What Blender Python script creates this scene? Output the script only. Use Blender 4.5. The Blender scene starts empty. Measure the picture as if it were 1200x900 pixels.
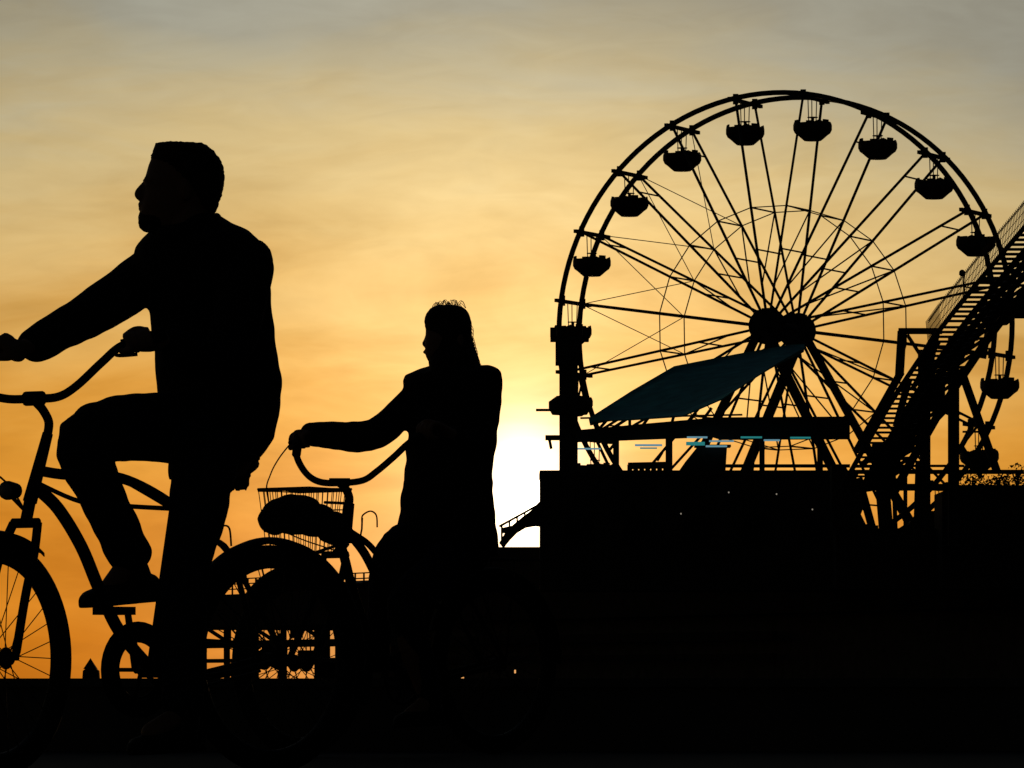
import bpy, math, random
from mathutils import Vector, noise
V = Vector
R = math.radians
PI = math.pi
random.seed(4)
SC = bpy.context.scene
COL = SC.collection
F = 6400.0            # focal length in photo pixels (1200 wide)
K = F / 3340.0
CZ = 0.28             # camera height
HZ = 797.0            # photo row of the horizon

# ------------------------------------------------------------------ placing helpers
def Q(px, py, D):
    return V(((px - 600) / F * D, D, CZ + (HZ - py) / F * D))
def P(px, py, D):          # D in units that keep 1 m = 3340 / D pixels
    return Q(px, py, D * K)

class Frame:
    """A vertical plane through a bicycle: s forward, lat to the rider's left, z up."""
    def __init__(s, O, theta):
        s.O = V((O[0], O[1], 0)); s.h = V((-math.cos(R(theta)), -math.sin(R(theta)), 0))
        s.l = V((math.sin(R(theta)), -math.cos(R(theta)), 0))
    def W(s, a, lat, z): return s.O + s.h * a + s.l * lat + V((0, 0, z))
    def on(s, px, py, lat=0.0):
        r = V(((px - 600) / F, 1, 0))
        D = (lat + s.O.dot(s.l)) / r.dot(s.l)
        return Q(px, py, D)

# ------------------------------------------------------------------ mesh helpers
class MB:
    def __init__(s): s.v = []; s.f = []; s.smooth = []
    def add(s, vs, fs, sm=False):
        n = len(s.v); s.v += [tuple(p) for p in vs]
        s.f += [tuple(i + n for i in f) for f in fs]; s.smooth += [sm] * len(fs)
    def build(s, name, mat, parent=None):
        me = bpy.data.meshes.new(name)
        inv = parent.matrix_world.inverted() if parent else None
        vs = [tuple(inv @ V(p)) for p in s.v] if parent else s.v
        me.from_pydata(vs, [], s.f); me.polygons.foreach_set('use_smooth', s.smooth)
        me.validate(); me.update()
        me.materials.append(mat)
        o = bpy.data.objects.new(name, me); COL.objects.link(o)
        if parent:
            o.parent = parent
            o.matrix_world = parent.matrix_world.copy()
        return o
    def origin(s, o, p):
        pass

def ortho(t, up=V((0, 0, 1))):
    a = up.cross(t)
    if a.length < 1e-3: a = V((1, 0, 0)).cross(t)
    a.normalize(); return a, t.cross(a).normalized()

def tube(m, pts, r, n=8, closed=False, sm=True):
    pts = [V(p) for p in pts]; N = len(pts)
    rs = r if isinstance(r, (list, tuple)) else [r] * N
    rings = []; a = None
    for i, p in enumerate(pts):
        if closed: t = (pts[(i + 1) % N] - pts[i - 1])
        else: t = pts[min(i + 1, N - 1)] - pts[max(i - 1, 0)]
        t.normalize()
        if a is None: a, b = ortho(t)
        else:
            a = (a - t * a.dot(t)).normalized(); b = t.cross(a).normalized()
        rings.append([p + (a * math.cos(2 * PI * k / n) + b * math.sin(2 * PI * k / n)) * rs[i] for k in range(n)])
    vs = [v for ring in rings for v in ring]; fs = []
    M = N if closed else N - 1
    for i in range(M):
        j = (i + 1) % N
        for k in range(n):
            fs.append((i * n + k, i * n + (k + 1) % n, j * n + (k + 1) % n, j * n + k))
    if not closed:
        fs.append(tuple(range(n - 1, -1, -1))); fs.append(tuple((N - 1) * n + k for k in range(n)))
    m.add(vs, fs, sm)

def beam(m, a, b, w, h=None, up=V((0, 0, 1))):
    a = V(a); b = V(b); h = h or w
    t = (b - a).normalized(); x, y = ortho(t, up)
    vs = []
    for p in (a, b):
        for sx, sy in ((-1, -1), (1, -1), (1, 1), (-1, 1)): vs.append(p + x * sx * w / 2 + y * sy * h / 2)
    m.add(vs, [(3, 2, 1, 0), (4, 5, 6, 7), (0, 1, 5, 4), (1, 2, 6, 5), (2, 3, 7, 6), (3, 0, 4, 7)])

def box(m, c, sx, sy, sz, yaw=0.0):
    c = V(c); ca, sa = math.cos(yaw), math.sin(yaw); vs = []
    for z in (0, sz):
        for x, y in ((-sx / 2, -sy / 2), (sx / 2, -sy / 2), (sx / 2, sy / 2), (-sx / 2, sy / 2)):
            vs.append(c + V((x * ca - y * sa, x * sa + y * ca, z)))
    m.add(vs, [(3, 2, 1, 0), (4, 5, 6, 7), (0, 1, 5, 4), (1, 2, 6, 5), (2, 3, 7, 6), (3, 0, 4, 7)])

def prism(m, poly, d):
    """polygon of points pushed along vector d"""
    n = len(poly); vs = [V(p) for p in poly] + [V(p) + d for p in poly]
    fs = [tuple(range(n - 1, -1, -1)), tuple(range(n, 2 * n))]
    fs += [(i, (i + 1) % n, n + (i + 1) % n, n + i) for i in range(n)]
    m.add(vs, fs)

def stack(m, rows, A, B, n=28, sm=True, power=1.0):
    """rows: (centre, a, b) ellipse sections with axes A, B"""
    vs = []; fs = []
    for c, a, b in rows:
        for k in range(n):
            t = 2 * PI * k / n; ct, st = math.cos(t), math.sin(t)
            cx = math.copysign(abs(ct) ** power, ct); sx = math.copysign(abs(st) ** power, st)
            vs.append(V(c) + A * a * cx + B * b * sx)
    N = len(rows)
    for i in range(N - 1):
        for k in range(n):
            fs.append((i * n + k, i * n + (k + 1) % n, (i + 1) * n + (k + 1) % n, (i + 1) * n + k))
    fs.append(tuple(range(n - 1, -1, -1))); fs.append(tuple((N - 1) * n + k for k in range(n)))
    m.add(vs, fs, sm)

def sweep(m, pts, rads, wdir=None, n=18, cap=True):
    """limb: rads items r or (ra, rb); ra is along wdir"""
    pts = [V(p) for p in pts]; rr = [(r, r) if not isinstance(r, tuple) else r for r in rads]
    # catmull subdivision
    P2 = []; R2 = []
    for i in range(len(pts) - 1):
        p0 = pts[max(i - 1, 0)]; p1 = pts[i]; p2 = pts[i + 1]; p3 = pts[min(i + 2, len(pts) - 1)]
        for q in range(4):
            t = q / 4
            P2.append(0.5 * ((2 * p1) + (p2 - p0) * t + (2 * p0 - 5 * p1 + 4 * p2 - p3) * t * t + (3 * p1 - p0 - 3 * p2 + p3) * t ** 3))
            R2.append(tuple(rr[i][k] * (1 - t) + rr[i + 1][k] * t for k in (0, 1)))
    P2.append(pts[-1]); R2.append(rr[-1])
    if cap:
        d0 = (P2[0] - P2[1]).normalized(); d1 = (P2[-1] - P2[-2]).normalized()
        pre = []; post = []
        for f, g in ((.95, .3), (.8, .6), (.5, .87), (.2, .98)):
            pre.append((P2[0] + d0 * R2[0][0] * g, tuple(x * (1 - g * g) ** .5 for x in R2[0])))
            post.append((P2[-1] + d1 * R2[-1][0] * g, tuple(x * (1 - g * g) ** .5 for x in R2[-1])))
        P2 = [p for p, _ in reversed(pre)] + P2 + [p for p, _ in post]
        R2 = [r for _, r in reversed(pre)] + R2 + [r for _, r in post]
    vs = []; fs = []; a = None
    for i, p in enumerate(P2):
        t = (P2[min(i + 1, len(P2) - 1)] - P2[max(i - 1, 0)]).normalized()
        w = V(wdir) if wdir is not None else V((.1, 1, .05))
        a = (w - t * w.dot(t))
        a.normalize(); b = t.cross(a).normalized()
        for k in range(n):
            an = 2 * PI * k / n
            vs.append(p + a * math.cos(an) * R2[i][0] + b * math.sin(an) * R2[i][1])
    for i in range(len(P2) - 1):
        for k in range(n):
            fs.append((i * n + k, i * n + (k + 1) % n, (i + 1) * n + (k + 1) % n, (i + 1) * n + k))
    fs.append(tuple(range(n - 1, -1, -1))); fs.append(tuple((len(P2) - 1) * n + k for k in range(n)))
    m.add(vs, fs, True)

def ell(m, c, A, B, C, n=16):
    c = V(c); rows = []
    vs = []; fs = []
    for i in range(1, n):
        ph = PI * i / n
        for k in range(n):
            th = 2 * PI * k / n
            vs.append(c + A * math.sin(ph) * math.cos(th) + B * math.sin(ph) * math.sin(th) - C * math.cos(ph))
    for i in range(n - 2):
        for k in range(n):
            fs.append((i * n + k, i * n + (k + 1) % n, (i + 1) * n + (k + 1) % n, (i + 1) * n + k))
    vs.append(c - C); vs.append(c + C)
    b = len(vs) - 2
    for k in range(n):
        fs.append((b, (k + 1) % n, k)); fs.append((b + 1, (n - 2) * n + k, (n - 2) * n + (k + 1) % n))
    m.add(vs, fs, True)

def fuse(o, voxel, smooth=4, wrinkle=0.0, wsc=9.0):
    """union of the shapes of a mesh into one continuous skin"""
    md = o.modifiers.new('r', 'REMESH'); md.mode = 'VOXEL'; md.voxel_size = voxel; md.use_smooth_shade = True
    ms = o.modifiers.new('s', 'SMOOTH'); ms.iterations = smooth; ms.factor = .5
    bpy.context.view_layer.update()
    dg = bpy.context.evaluated_depsgraph_get()
    me = bpy.data.meshes.new_from_object(o.evaluated_get(dg))
    mats = list(o.data.materials)
    o.modifiers.clear(); o.data = me; me.name = o.name
    me.materials.clear()
    for q in mats: me.materials.append(q)
    if wrinkle:
        ns = [v.normal.copy() for v in me.vertices]
        for v, nn in zip(me.vertices, ns):
            q = v.co * wsc
            d = noise.noise(V((q.x, q.y, q.z * 2.1))) + .5 * noise.noise(q * 2.7)
            v.co += nn * d * wrinkle
    for p in me.polygons: p.use_smooth = True
    me.update()
    return o

# ------------------------------------------------------------------ scene tree helpers
def thing(name, label, cat, loc=(0, 0, 0), group=None):
    o = bpy.data.objects.new(name, None); COL.objects.link(o)
    o.location = loc; o.empty_display_size = .2
    o['label'] = label; o['category'] = cat
    if group: o['group'] = group
    bpy.context.view_layer.update()
    return o
def tag(o, label, cat, group=None, kind=None):
    o['label'] = label; o['category'] = cat
    if group: o['group'] = group
    if kind: o['kind'] = kind
    return o
def settle(o):
    """move a top-level mesh's origin to its base"""
    me = o.data; c = V((0, 0, 0)); z = 1e9
    for v in me.vertices: c += v.co; z = min(z, v.co.z)
    c /= max(len(me.vertices), 1); c.z = z
    for v in me.vertices: v.co -= c
    o.location = c
    return o

# ------------------------------------------------------------------ materials
def mat(name, col, rough=.8, metal=0.0, spec=.25, var=.25, scale=6.0, bump=0.0, emit=None):
    m = bpy.data.materials.new(name); m.use_nodes = True
    nt = m.node_tree; b = nt.nodes['Principled BSDF']
    b.inputs['Roughness'].default_value = rough; b.inputs['Metallic'].default_value = metal
    b.inputs['Specular IOR Level'].default_value = spec
    tc = nt.nodes.new('ShaderNodeTexCoord'); nz = nt.nodes.new('ShaderNodeTexNoise')
    nz.inputs['Scale'].default_value = scale; nz.inputs['Detail'].default_value = 5
    nt.links.new(tc.outputs['Object'], nz.inputs['Vector'])
    rp = nt.nodes.new('ShaderNodeValToRGB')
    rp.color_ramp.elements[0].position = .3; rp.color_ramp.elements[1].position = .7
    rp.color_ramp.elements[0].color = (*[c * (1 - var) for c in col], 1)
    rp.color_ramp.elements[1].color = (*[min(1, c * (1 + var)) for c in col], 1)
    nt.links.new(nz.outputs['Fac'], rp.inputs['Fac']); nt.links.new(rp.outputs['Color'], b.inputs['Base Color'])
    if bump:
        bp = nt.nodes.new('ShaderNodeBump'); bp.inputs['Strength'].default_value = bump
        nt.links.new(nz.outputs['Fac'], bp.inputs['Height']); nt.links.new(bp.outputs['Normal'], b.inputs['Normal'])
    return m
M = dict(
    skin=mat('skin', (.32, .19, .13), .6, var=.1),
    hair=mat('hair', (.025, .017, .012), .7, scale=80, bump=.4),
    coat=mat('dark_coat', (.022, .022, .026), .95, spec=.1, scale=60, bump=.2),
    coat2=mat('black_coat', (.02, .018, .02), .95, spec=.1, scale=60, bump=.2),
    jeans=mat('denim', (.022, .026, .04), .95, spec=.1, scale=90, bump=.2),
    shoe=mat('shoe_leather', (.02, .018, .016), .7, spec=.2),
    sole=mat('shoe_sole', (.03, .03, .03), .9),
    rubber=mat('rubber', (.02, .02, .02), .9, spec=.1),
    paint=mat('bike_paint', (.02, .022, .03), .75, spec=.12, var=.1),
    paint2=mat('bike_paint_green', (.015, .025, .022), .9, spec=.05, var=.1),
    steel=mat('dull_steel', (.04, .04, .04), .8, metal=.3, spec=.1, var=.1),
    bag=mat('bag_canvas', (.03, .028, .025), .95, spec=.1, scale=30, bump=.3),
    wheelsteel=mat('weathered_steel', (.05, .05, .055), .7, spec=.2, scale=2),
    rimpaint=mat('dark_rim_paint', (.05, .055, .06), .7, spec=.15, scale=2),
    tub=mat('gondola_paint', (.05, .03, .03), .6, spec=.2, scale=2),
    sail=mat('teal_canvas', (.16, .62, .68), .9, spec=.1, scale=1.2, var=.2),
    pane=mat('pale_blue_canvas', (.32, .52, .56), .9, spec=.1, scale=1.5, var=.15),
    teal=mat('teal_canvas_strip', (.06, .32, .32), .9, spec=.1, scale=1.5, var=.15),
    wall=mat('dark_building_paint', (.05, .045, .045), .9, spec=.1, scale=.5),
    redwall=mat('red_brown_boards', (.16, .07, .05), .9, spec=.1, scale=1),
    wood=mat('pier_timber', (.05, .04, .032), .95, spec=.05, scale=2.5, bump=.3),
    conc=mat('concrete', (.12, .115, .11), .95, spec=.05, scale=1.5, bump=.2),
    asphalt=mat('asphalt', (.03, .03, .031), 1.0, spec=.04, scale=120, bump=.15),
    sand=mat('sand', (.05, .043, .034), 1.0, spec=.02, scale=3, bump=.3),
    line=mat('faded_white_line', (.07, .07, .066), 1.0, spec=.02, scale=30, var=.4),
    water=mat('sea_water', (.01, .014, .016), .35, spec=.4, scale=.4, bump=.6),
    mesh=mat('rusty_mesh', (.12, .06, .03), .8, spec=.1, scale=3),
    lens=mat('lamp_lens', (.3, .3, .28), .3, var=.05),
)

def translucent(m, f):
    nt = m.node_tree; b = nt.nodes['Principled BSDF']; o = nt.nodes['Material Output']
    t = nt.nodes.new('ShaderNodeBsdfTranslucent'); x = nt.nodes.new('ShaderNodeMixShader'); x.inputs[0].default_value = f
    src = b.inputs['Base Color'].links[0].from_socket
    nt.links.new(src, t.inputs['Color']); nt.links.new(b.outputs[0], x.inputs[1]); nt.links.new(t.outputs[0], x.inputs[2]); nt.links.new(x.outputs[0], o.inputs['Surface'])
translucent(M['pane'], .7); translucent(M['teal'], .7); translucent(M['sail'], .3)
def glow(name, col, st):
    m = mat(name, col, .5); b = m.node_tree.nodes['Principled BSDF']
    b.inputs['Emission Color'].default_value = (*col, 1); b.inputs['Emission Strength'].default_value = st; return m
M['glow_blue'] = glow('pale_blue_glow', (.16, .34, .42), .75); M['glow_teal'] = glow('teal_glow', (.03, .30, .30), .6); M['bulb'] = glow('warm_bulb', (.8, .7, .55), .3)  # strip colours get their brightness as added emission; the bulb is a lamp
# ------------------------------------------------------------------ camera, sun, sky
cam = bpy.data.cameras.new('camera'); co = bpy.data.objects.new('camera', cam); COL.objects.link(co)
co.location = (0, 0, CZ); co.rotation_euler = (PI / 2, 0, 0)
cam.sensor_width = 36; cam.lens = F / 1200 * 36; cam.shift_y = (HZ - 450) / 1200
cam.clip_start = .1; cam.clip_end = 20000
SC.camera = co
SAZ, SEL = .0036 / K, .056 / K
sd = bpy.data.lights.new('sun', 'SUN'); so = bpy.data.objects.new('sun', sd); COL.objects.link(so)
sd.energy = .6; sd.angle = R(.6); sd.color = (1, .62, .3)
tos = V((math.sin(SAZ) * math.cos(SEL), math.cos(SAZ) * math.cos(SEL), math.sin(SEL)))
so.rotation_euler = tos.to_track_quat('Z', 'Y').to_euler()
so.location = tos * 60

def s2l(c):
    c /= 255.0
    return c / 12.92 if c <= .04045 else ((c + .055) / 1.055) ** 2.4
def build_world():
    w = bpy.data.worlds.new('World'); SC.world = w; w.use_nodes = True
    nt = w.node_tree; N = nt.nodes; L = nt.links
    for x in list(N): N.remove(x)
    out = N.new('ShaderNodeOutputWorld'); bg = N.new('ShaderNodeBackground'); L.new(bg.outputs[0], out.inputs[0])
    tc = N.new('ShaderNodeTexCoord'); sp = N.new('ShaderNodeSeparateXYZ'); L.new(tc.outputs['Generated'], sp.inputs[0])
    def mth(op, a, b=None, c=None, clamp=False):
        n = N.new('ShaderNodeMath'); n.operation = op; n.use_clamp = clamp
        for i, v in enumerate((a, b, c)):
            if v is None: continue
            if isinstance(v, (int, float)): n.inputs[i].default_value = v
            else: L.new(v, n.inputs[i])
        return n.outputs[0]
    X, Y, Z = sp.outputs
    hyp = mth('SQRT', mth('ADD', mth('MULTIPLY', X, X), mth('MULTIPLY', Y, Y)))
    el = mth('ARCTAN2', Z, hyp); az = mth('ARCTAN2', X, Y)
    # streaky clouds
    cv = N.new('ShaderNodeCombineXYZ'); L.new(mth('MULTIPLY', az, 9.0 * K), cv.inputs[0]); L.new(mth('MULTIPLY', el, 34.0 * K), cv.inputs[1])
    rot = N.new('ShaderNodeVectorRotate'); rot.inputs['Angle'].default_value = R(-9)
    L.new(cv.outputs[0], rot.inputs['Vector'])
    nz = N.new('ShaderNodeTexNoise'); nz.inputs['Scale'].default_value = 1.0; nz.inputs['Detail'].default_value = 6; nz.inputs['Roughness'].default_value = .55; nz.inputs['Distortion'].default_value = .7
    L.new(rot.outputs[0], nz.inputs['Vector'])
    nz2 = N.new('ShaderNodeTexNoise'); nz2.inputs['Scale'].default_value = .45; nz2.inputs['Detail'].default_value = 3
    L.new(cv.outputs[0], nz2.inputs['Vector'])
    cl = mth('SUBTRACT', nz.outputs['Fac'], .5); cl2 = mth('SUBTRACT', nz2.outputs['Fac'], .5)
    nz3 = N.new('ShaderNodeTexNoise'); nz3.inputs['Scale'].default_value = 3.2; nz3.inputs['Detail'].default_value = 5; nz3.inputs['Distortion'].default_value = 1.2
    L.new(rot.outputs[0], nz3.inputs['Vector']); cl3 = mth('SUBTRACT', nz3.outputs['Fac'], .5)
    azp = mth('MULTIPLY', mth('MAXIMUM', az, 0), K)
    right = mth('MULTIPLY', mth('MULTIPLY', mth('MULTIPLY', azp, azp), mth('MULTIPLY', el, K / .24)), 1.0 / K)
    # elevation ramp, bent a little by the clouds
    e2 = mth('ADD', el, mth('ADD', mth('MULTIPLY', cl, .06 / K), mth('ADD', mth('MULTIPLY', cl2, .08 / K), right)))
    e3 = mth('DIVIDE', e2, 1.5708)
    rp = N.new('ShaderNodeValToRGB'); L.new(e3, rp.inputs['Fac'])
    def px(y): return math.atan((HZ - y) / F) / 1.5708
    stops = [(HZ, (186, 102, 8)), (720, (203, 117, 14)), (620, (214, 133, 34)), (500, (217, 149, 52)), (400, (214, 166, 88)),
             (280, (212, 182, 120)), (170, (196, 178, 130)), (80, (166, 163, 138)), (0, (140, 146, 136))]
    es = rp.color_ramp.elements
    es[0].position = px(stops[0][0]); es[0].color = (*[s2l(c) for c in stops[0][1]], 1)
    es[1].position = 1; es[1].color = (.012, .016, .028, 1)
    for y, c in stops[1:]:
        e = es.new(px(y)); e.color = (*[s2l(q) for q in c], 1)
    e = es.new(.26); e.color = (.10, .12, .14, 1)
    e = es.new(.45); e.color = (.03, .04, .06, 1)
    # clouds darken / lighten
    cm = mth('ADD', 1.0, mth('ADD', mth('ADD', mth('MULTIPLY', cl, .75), mth('MULTIPLY', cl3, .22)), mth('MULTIPLY', cl2, .42)))
    # fade away from the sunset
    daz = mth('SUBTRACT', az, SAZ); a2 = mth('MULTIPLY', daz, daz)
    fall = mth('ADD', .035, mth('ADD', mth('MULTIPLY', .50, mth('EXPONENT', mth('MULTIPLY', a2, -38.0))), mth('MULTIPLY', .50, mth('EXPONENT', mth('MULTIPLY', a2, -1.8)))))
    base = N.new('ShaderNodeVectorMath'); base.operation = 'SCALE'
    L.new(rp.outputs['Color'], base.inputs[0]); L.new(mth('MULTIPLY', cm, fall), base.inputs['Scale'])
    # glow round the sun
    de = mth('MULTIPLY', mth('SUBTRACT', el, SEL + .004), K); daz = mth('MULTIPLY', daz, K); a2 = mth('MULTIPLY', daz, daz)
    d2 = mth('ADD', a2, mth('MULTIPLY', mth('MULTIPLY', de, de), .62)); dd = mth('SQRT', d2)
    acc = base.outputs[0]
    for k, amp, col in ((lambda: mth('EXPONENT', mth('MULTIPLY', d2, -1 / (.0195 ** 2))), 1.7, (1, .95, .78)),
                        (lambda: mth('EXPONENT', mth('MULTIPLY', dd, -1 / .040)), .80, (1, .80, .46)),
                        (lambda: mth('EXPONENT', mth('MULTIPLY', d2, -1 / (.095 ** 2))), .22, (1, .62, .16)),
                        (lambda: mth('EXPONENT', mth('MULTIPLY', d2, -1 / (.0052 ** 2))), 6.0, (1, .85, .6))):
        s = N.new('ShaderNodeVectorMath'); s.operation = 'SCALE'; s.inputs[0].default_value = [q * amp for q in col]
        L.new(mth('MULTIPLY', k(), cm), s.inputs['Scale'])
        ad = N.new('ShaderNodeVectorMath'); ad.operation = 'ADD'; L.new(acc, ad.inputs[0]); L.new(s.outputs[0], ad.inputs[1]); acc = ad.outputs[0]
    # physical sky underneath, low
    sky = N.new('ShaderNodeTexSky'); sky.sky_type = 'NISHITA'; sky.sun_disc = False
    sky.sun_elevation = SEL; sky.sun_rotation = SAZ; sky.dust_density = 3; sky.altitude = 5
    s = N.new('ShaderNodeVectorMath'); s.operation = 'SCALE'; s.inputs['Scale'].default_value = .004
    L.new(sky.outputs[0], s.inputs[0])
    ad = N.new('ShaderNodeVectorMath'); ad.operation = 'ADD'; L.new(acc, ad.inputs[0]); L.new(s.outputs[0], ad.inputs[1])
    L.new(ad.outputs[0], bg.inputs['Color']); bg.inputs['Strength'].default_value = 1.0
build_world()
vs_ = SC.view_settings; vs_.view_transform = 'Standard'; vs_.look = 'None'; vs_.exposure = 0; vs_.gamma = 1; vs_.use_curve_mapping = False
SC.render.engine = 'CYCLES'; SC.cycles.max_bounces = 4; SC.cycles.use_denoising = True

# ------------------------------------------------------------------ ground and sea
def sheet(name, x0, y0, x1, y1, z, m, nx=1, ny=1, amp=0):
    b = MB(); vs = []; fs = []
    for j in range(ny + 1):
        for i in range(nx + 1):
            x = x0 + (x1 - x0) * i / nx; y = y0 + (y1 - y0) * j / ny
            d = noise.noise(V((x * .35, y * .35, 3))) * amp
            vs.append((x, y, z + d))
    for j in range(ny):
        for i in range(nx):
            a = j * (nx + 1) + i; fs.append((a, a + 1, a + nx + 2, a + nx + 1))
    b.add(vs, fs, True); o = b.build(name, m); o['kind'] = 'structure'; return o
sheet('beach', -900, -60, 900, 520, -.03, M['sand'])
sheet('sea', -9000, 520, 9000, 12000, -.6, M['water'])
sheet('path', -120, 3, 120, 21.6, 0, M['asphalt'])
b = MB(); box(b, (0, 2.93, -.02), 240, .14, .05); o = b.build('kerb', M['conc']); o['kind'] = 'structure'
b = MB(); box(b, (0, 21.75, -.1), 240, .3, .36); box(b, (0, 21.75, .253), 240, .36, .034)  # wall added to shade the path and hide the sunlit sand
o = b.build('low_wall', M['conc']); settle(o); tag(o, 'added low concrete wall shading the far side of the cycle path', 'wall')
b = MB()
for i in range(-12, 13):
    b.add([(i * 5 - 1, 11.3, .004), (i * 5 + 1, 11.3, .004), (i * 5 + 1, 11.4, .004), (i * 5 - 1, 11.4, .004)], [(0, 1, 2, 3)])
o = b.build('path_marking', M['line']); o['kind'] = 'structure'

# ------------------------------------------------------------------ bicycles
def arc(c, e1, e2, r, a0, a1, n=24):
    return [c + (e1 * math.cos(R(a0 + (a1 - a0) * i / n)) + e2 * math.sin(R(a0 + (a1 - a0) * i / n))) * r for i in range(n + 1)]
UP = V((0, 0, 1))
def wheel(name, c, f, l, root, paint, rim_r=.283):
    m = MB()
    tube(m, [c - l * .05, c + l * .05], [.02, .02], 12)
    tube(m, [c - l * .075, c + l * .075], .007, 8)
    for s in (-1, 1): tube(m, [c + l * s * .03, c + l * s * .034], .032, 16, sm=False)
    for k in range(32):
        a = 2 * PI * k / 32; s = 1 if k % 2 else -1; off = (.34 if (k // 2) % 2 else -.34)
        p0 = c + l * s * .032 + (f * math.cos(a + off) + UP * math.sin(a + off)) * .028
        p1 = c + (f * math.cos(a) + UP * math.sin(a)) * (rim_r - .005)
        tube(m, [p0, p1], .0016, 5)
    w = m.build(name, M['steel'], root)
    m = MB(); tube(m, arc(c, f, UP, .314, 0, 360 - 5, 71), .0275, 12, closed=True); m.build('tyre', M['rubber'], w)
    m = MB()
    ring = []
    N = 72; prof = [(-.016, rim_r + .008), (.016, rim_r + .008), (.017, rim_r - .004), (.009, rim_r - .012), (-.009, rim_r - .012), (-.017, rim_r - .004)]
    vs = []; fs = []
    for i in range(N):
        a = 2 * PI * i / N; rd = f * math.cos(a) + UP * math.sin(a)
        for q, r in prof: vs.append(c + l * q + rd * r)
    for i in range(N):
        for k in range(6): fs.append((i * 6 + k, i * 6 + (k + 1) % 6, ((i + 1) % N) * 6 + (k + 1) % 6, ((i + 1) % N) * 6 + k))
    m.add(vs, fs, True); m.build('rim', M['steel'], w)
    return w
def fender(c, f, l, a0, a1, root, mt, stays=True):
    m = MB(); N = 36; vs = []; fs = []
    prof = [(-.034, .345), (-.028, .358), (0, .365), (.028, .358), (.034, .345), (.03, .345), (.025, .354), (0, .360), (-.025, .354), (-.03, .345)]
    n = len(prof)
    for i in range(N + 1):
        a = R(a0 + (a1 - a0) * i / N); rd = f * math.cos(a) + UP * math.sin(a)
        for q, r in prof: vs.append(c + l * q + rd * r)
    for i in range(N):
        for k in range(n): fs.append((i * n + k, i * n + (k + 1) % n, (i + 1) * n + (k + 1) % n, (i + 1) * n + k))
    fs.append(tuple(range(n))); fs.append(tuple(N * n + k for k in reversed(range(n))))
    m.add(vs, fs, True)
    for s in (-1, 1):
        for aa in (a0 + (a1 - a0) * .06, a0 + (a1 - a0) * .3) if stays else ():
            rd = f * math.cos(R(aa)) + UP * math.sin(R(aa))
            tube(m, [c + l * s * .055, c + l * s * .034 + rd * .347], .0028, 6)
    return m.build('fender', mt, root)
def smooth_pts(pts, n=6):
    pts = [V(p) for p in pts]; out = []
    for i in range(len(pts) - 1):
        p0 = pts[max(i - 1, 0)]; p1 = pts[i]; p2 = pts[i + 1]; p3 = pts[min(i + 2, len(pts) - 1)]
        for q in range(n):
            t = q / n
            out.append(.5 * ((2 * p1) + (p2 - p0) * t + (2 * p0 - 5 * p1 + 4 * p2 - p3) * t * t + (3 * p1 - p0 - 3 * p2 + p3) * t ** 3))
    out.append(pts[-1]); return out

def crankset(fr, root, s_bb, zbb, dirn, mt):
    """dirn: crank direction of the LEFT crank (ds,dz) unit; right is opposite"""
    m = MB(); c = fr.W(s_bb, -.045, zbb)
    # chain guard disc and ring
    N = 40; 
    tube(m, arc(c, fr.h, UP, .092, 0, 351, 39), .006, 6, closed=True)
    for k in range(5):
        a = 2 * PI * k / 5; tube(m, [c, c + (fr.h * math.cos(a) + UP * math.sin(a)) * .09], .007, 6)
    for k in range(40):
        a = 2 * PI * k / 40; d = fr.h * math.cos(a) + UP * math.sin(a); beam(m, c + d * .094, c + d * .103, .003, .005, up=fr.l)
    tube(m, [fr.W(s_bb, -.07, zbb), fr.W(s_bb, .07, zbb)], .012, 10)
    m.build('chainring', M['steel'], root)
    for sd, lab in ((1, 'l'), (-1, 'r')):
        m = MB(); p0 = fr.W(s_bb, sd * .07, zbb); p1 = fr.W(s_bb + dirn[0] * .17 * sd, sd * .085, zbb + dirn[1] * .17 * sd)
        tube(m, [p0, p1], [.013, .010], 8); tube(m, [p1 - fr.l * sd * .01, p1 + fr.l * sd * .10], .005, 6)
        cr = m.build('crank', M['steel'], root)
        m = MB(); q = p1 + fr.l * sd * .06
        prism(m, [q + fr.h * a + fr.l * bb - UP * .012 for a, bb in ((-.045, -.045), (.045, -.045), (.045, .045), (-.045, .045))], UP * .024)
        m.build('pedal', M['rubber'], cr)

def headlamp(p, f, root, q):
    m = MB(); tube(m, [p + f * .03, p + f * .02, p - f * .02, p - f * .035], [.026, .028, .022, .010], 14)
    tube(m, [p - UP * .018, q], .006, 6)
    hl = m.build('headlamp', M['paint'], root)
    m = MB(); tube(m, [p + f * .0305, p + f * .034], .023, 14); m.build('lens', M['lens'], hl)

# ---- the man's cruiser
DA = F / 393; fA = Frame(((318 - 600) / F * DA, DA), 44.5)
WB = 1.05
bikeA = thing('bicycle', 'cruiser bicycle with curved frame tubes ridden by the man at the left edge', 'bicycle', fA.W(WB / 2, 0, 0))
rear = fA.W(0, 0, .342); front = fA.W(WB, 0, .342)
st = R(14); hF = (fA.h * math.cos(st) + fA.l * math.sin(st)); lF = (fA.l * math.cos(st) - fA.h * math.sin(st))
wheel('front_wheel', front, hF, lF, bikeA, M['paint'])
wheel('rear_wheel', rear, fA.h, fA.l, bikeA, M['paint'])
fender(front, hF, lF, 62, 122, bikeA, M['paint'], False)
fender(rear, fA.h, fA.l, 28, 185, bikeA, M['paint'])
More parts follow.
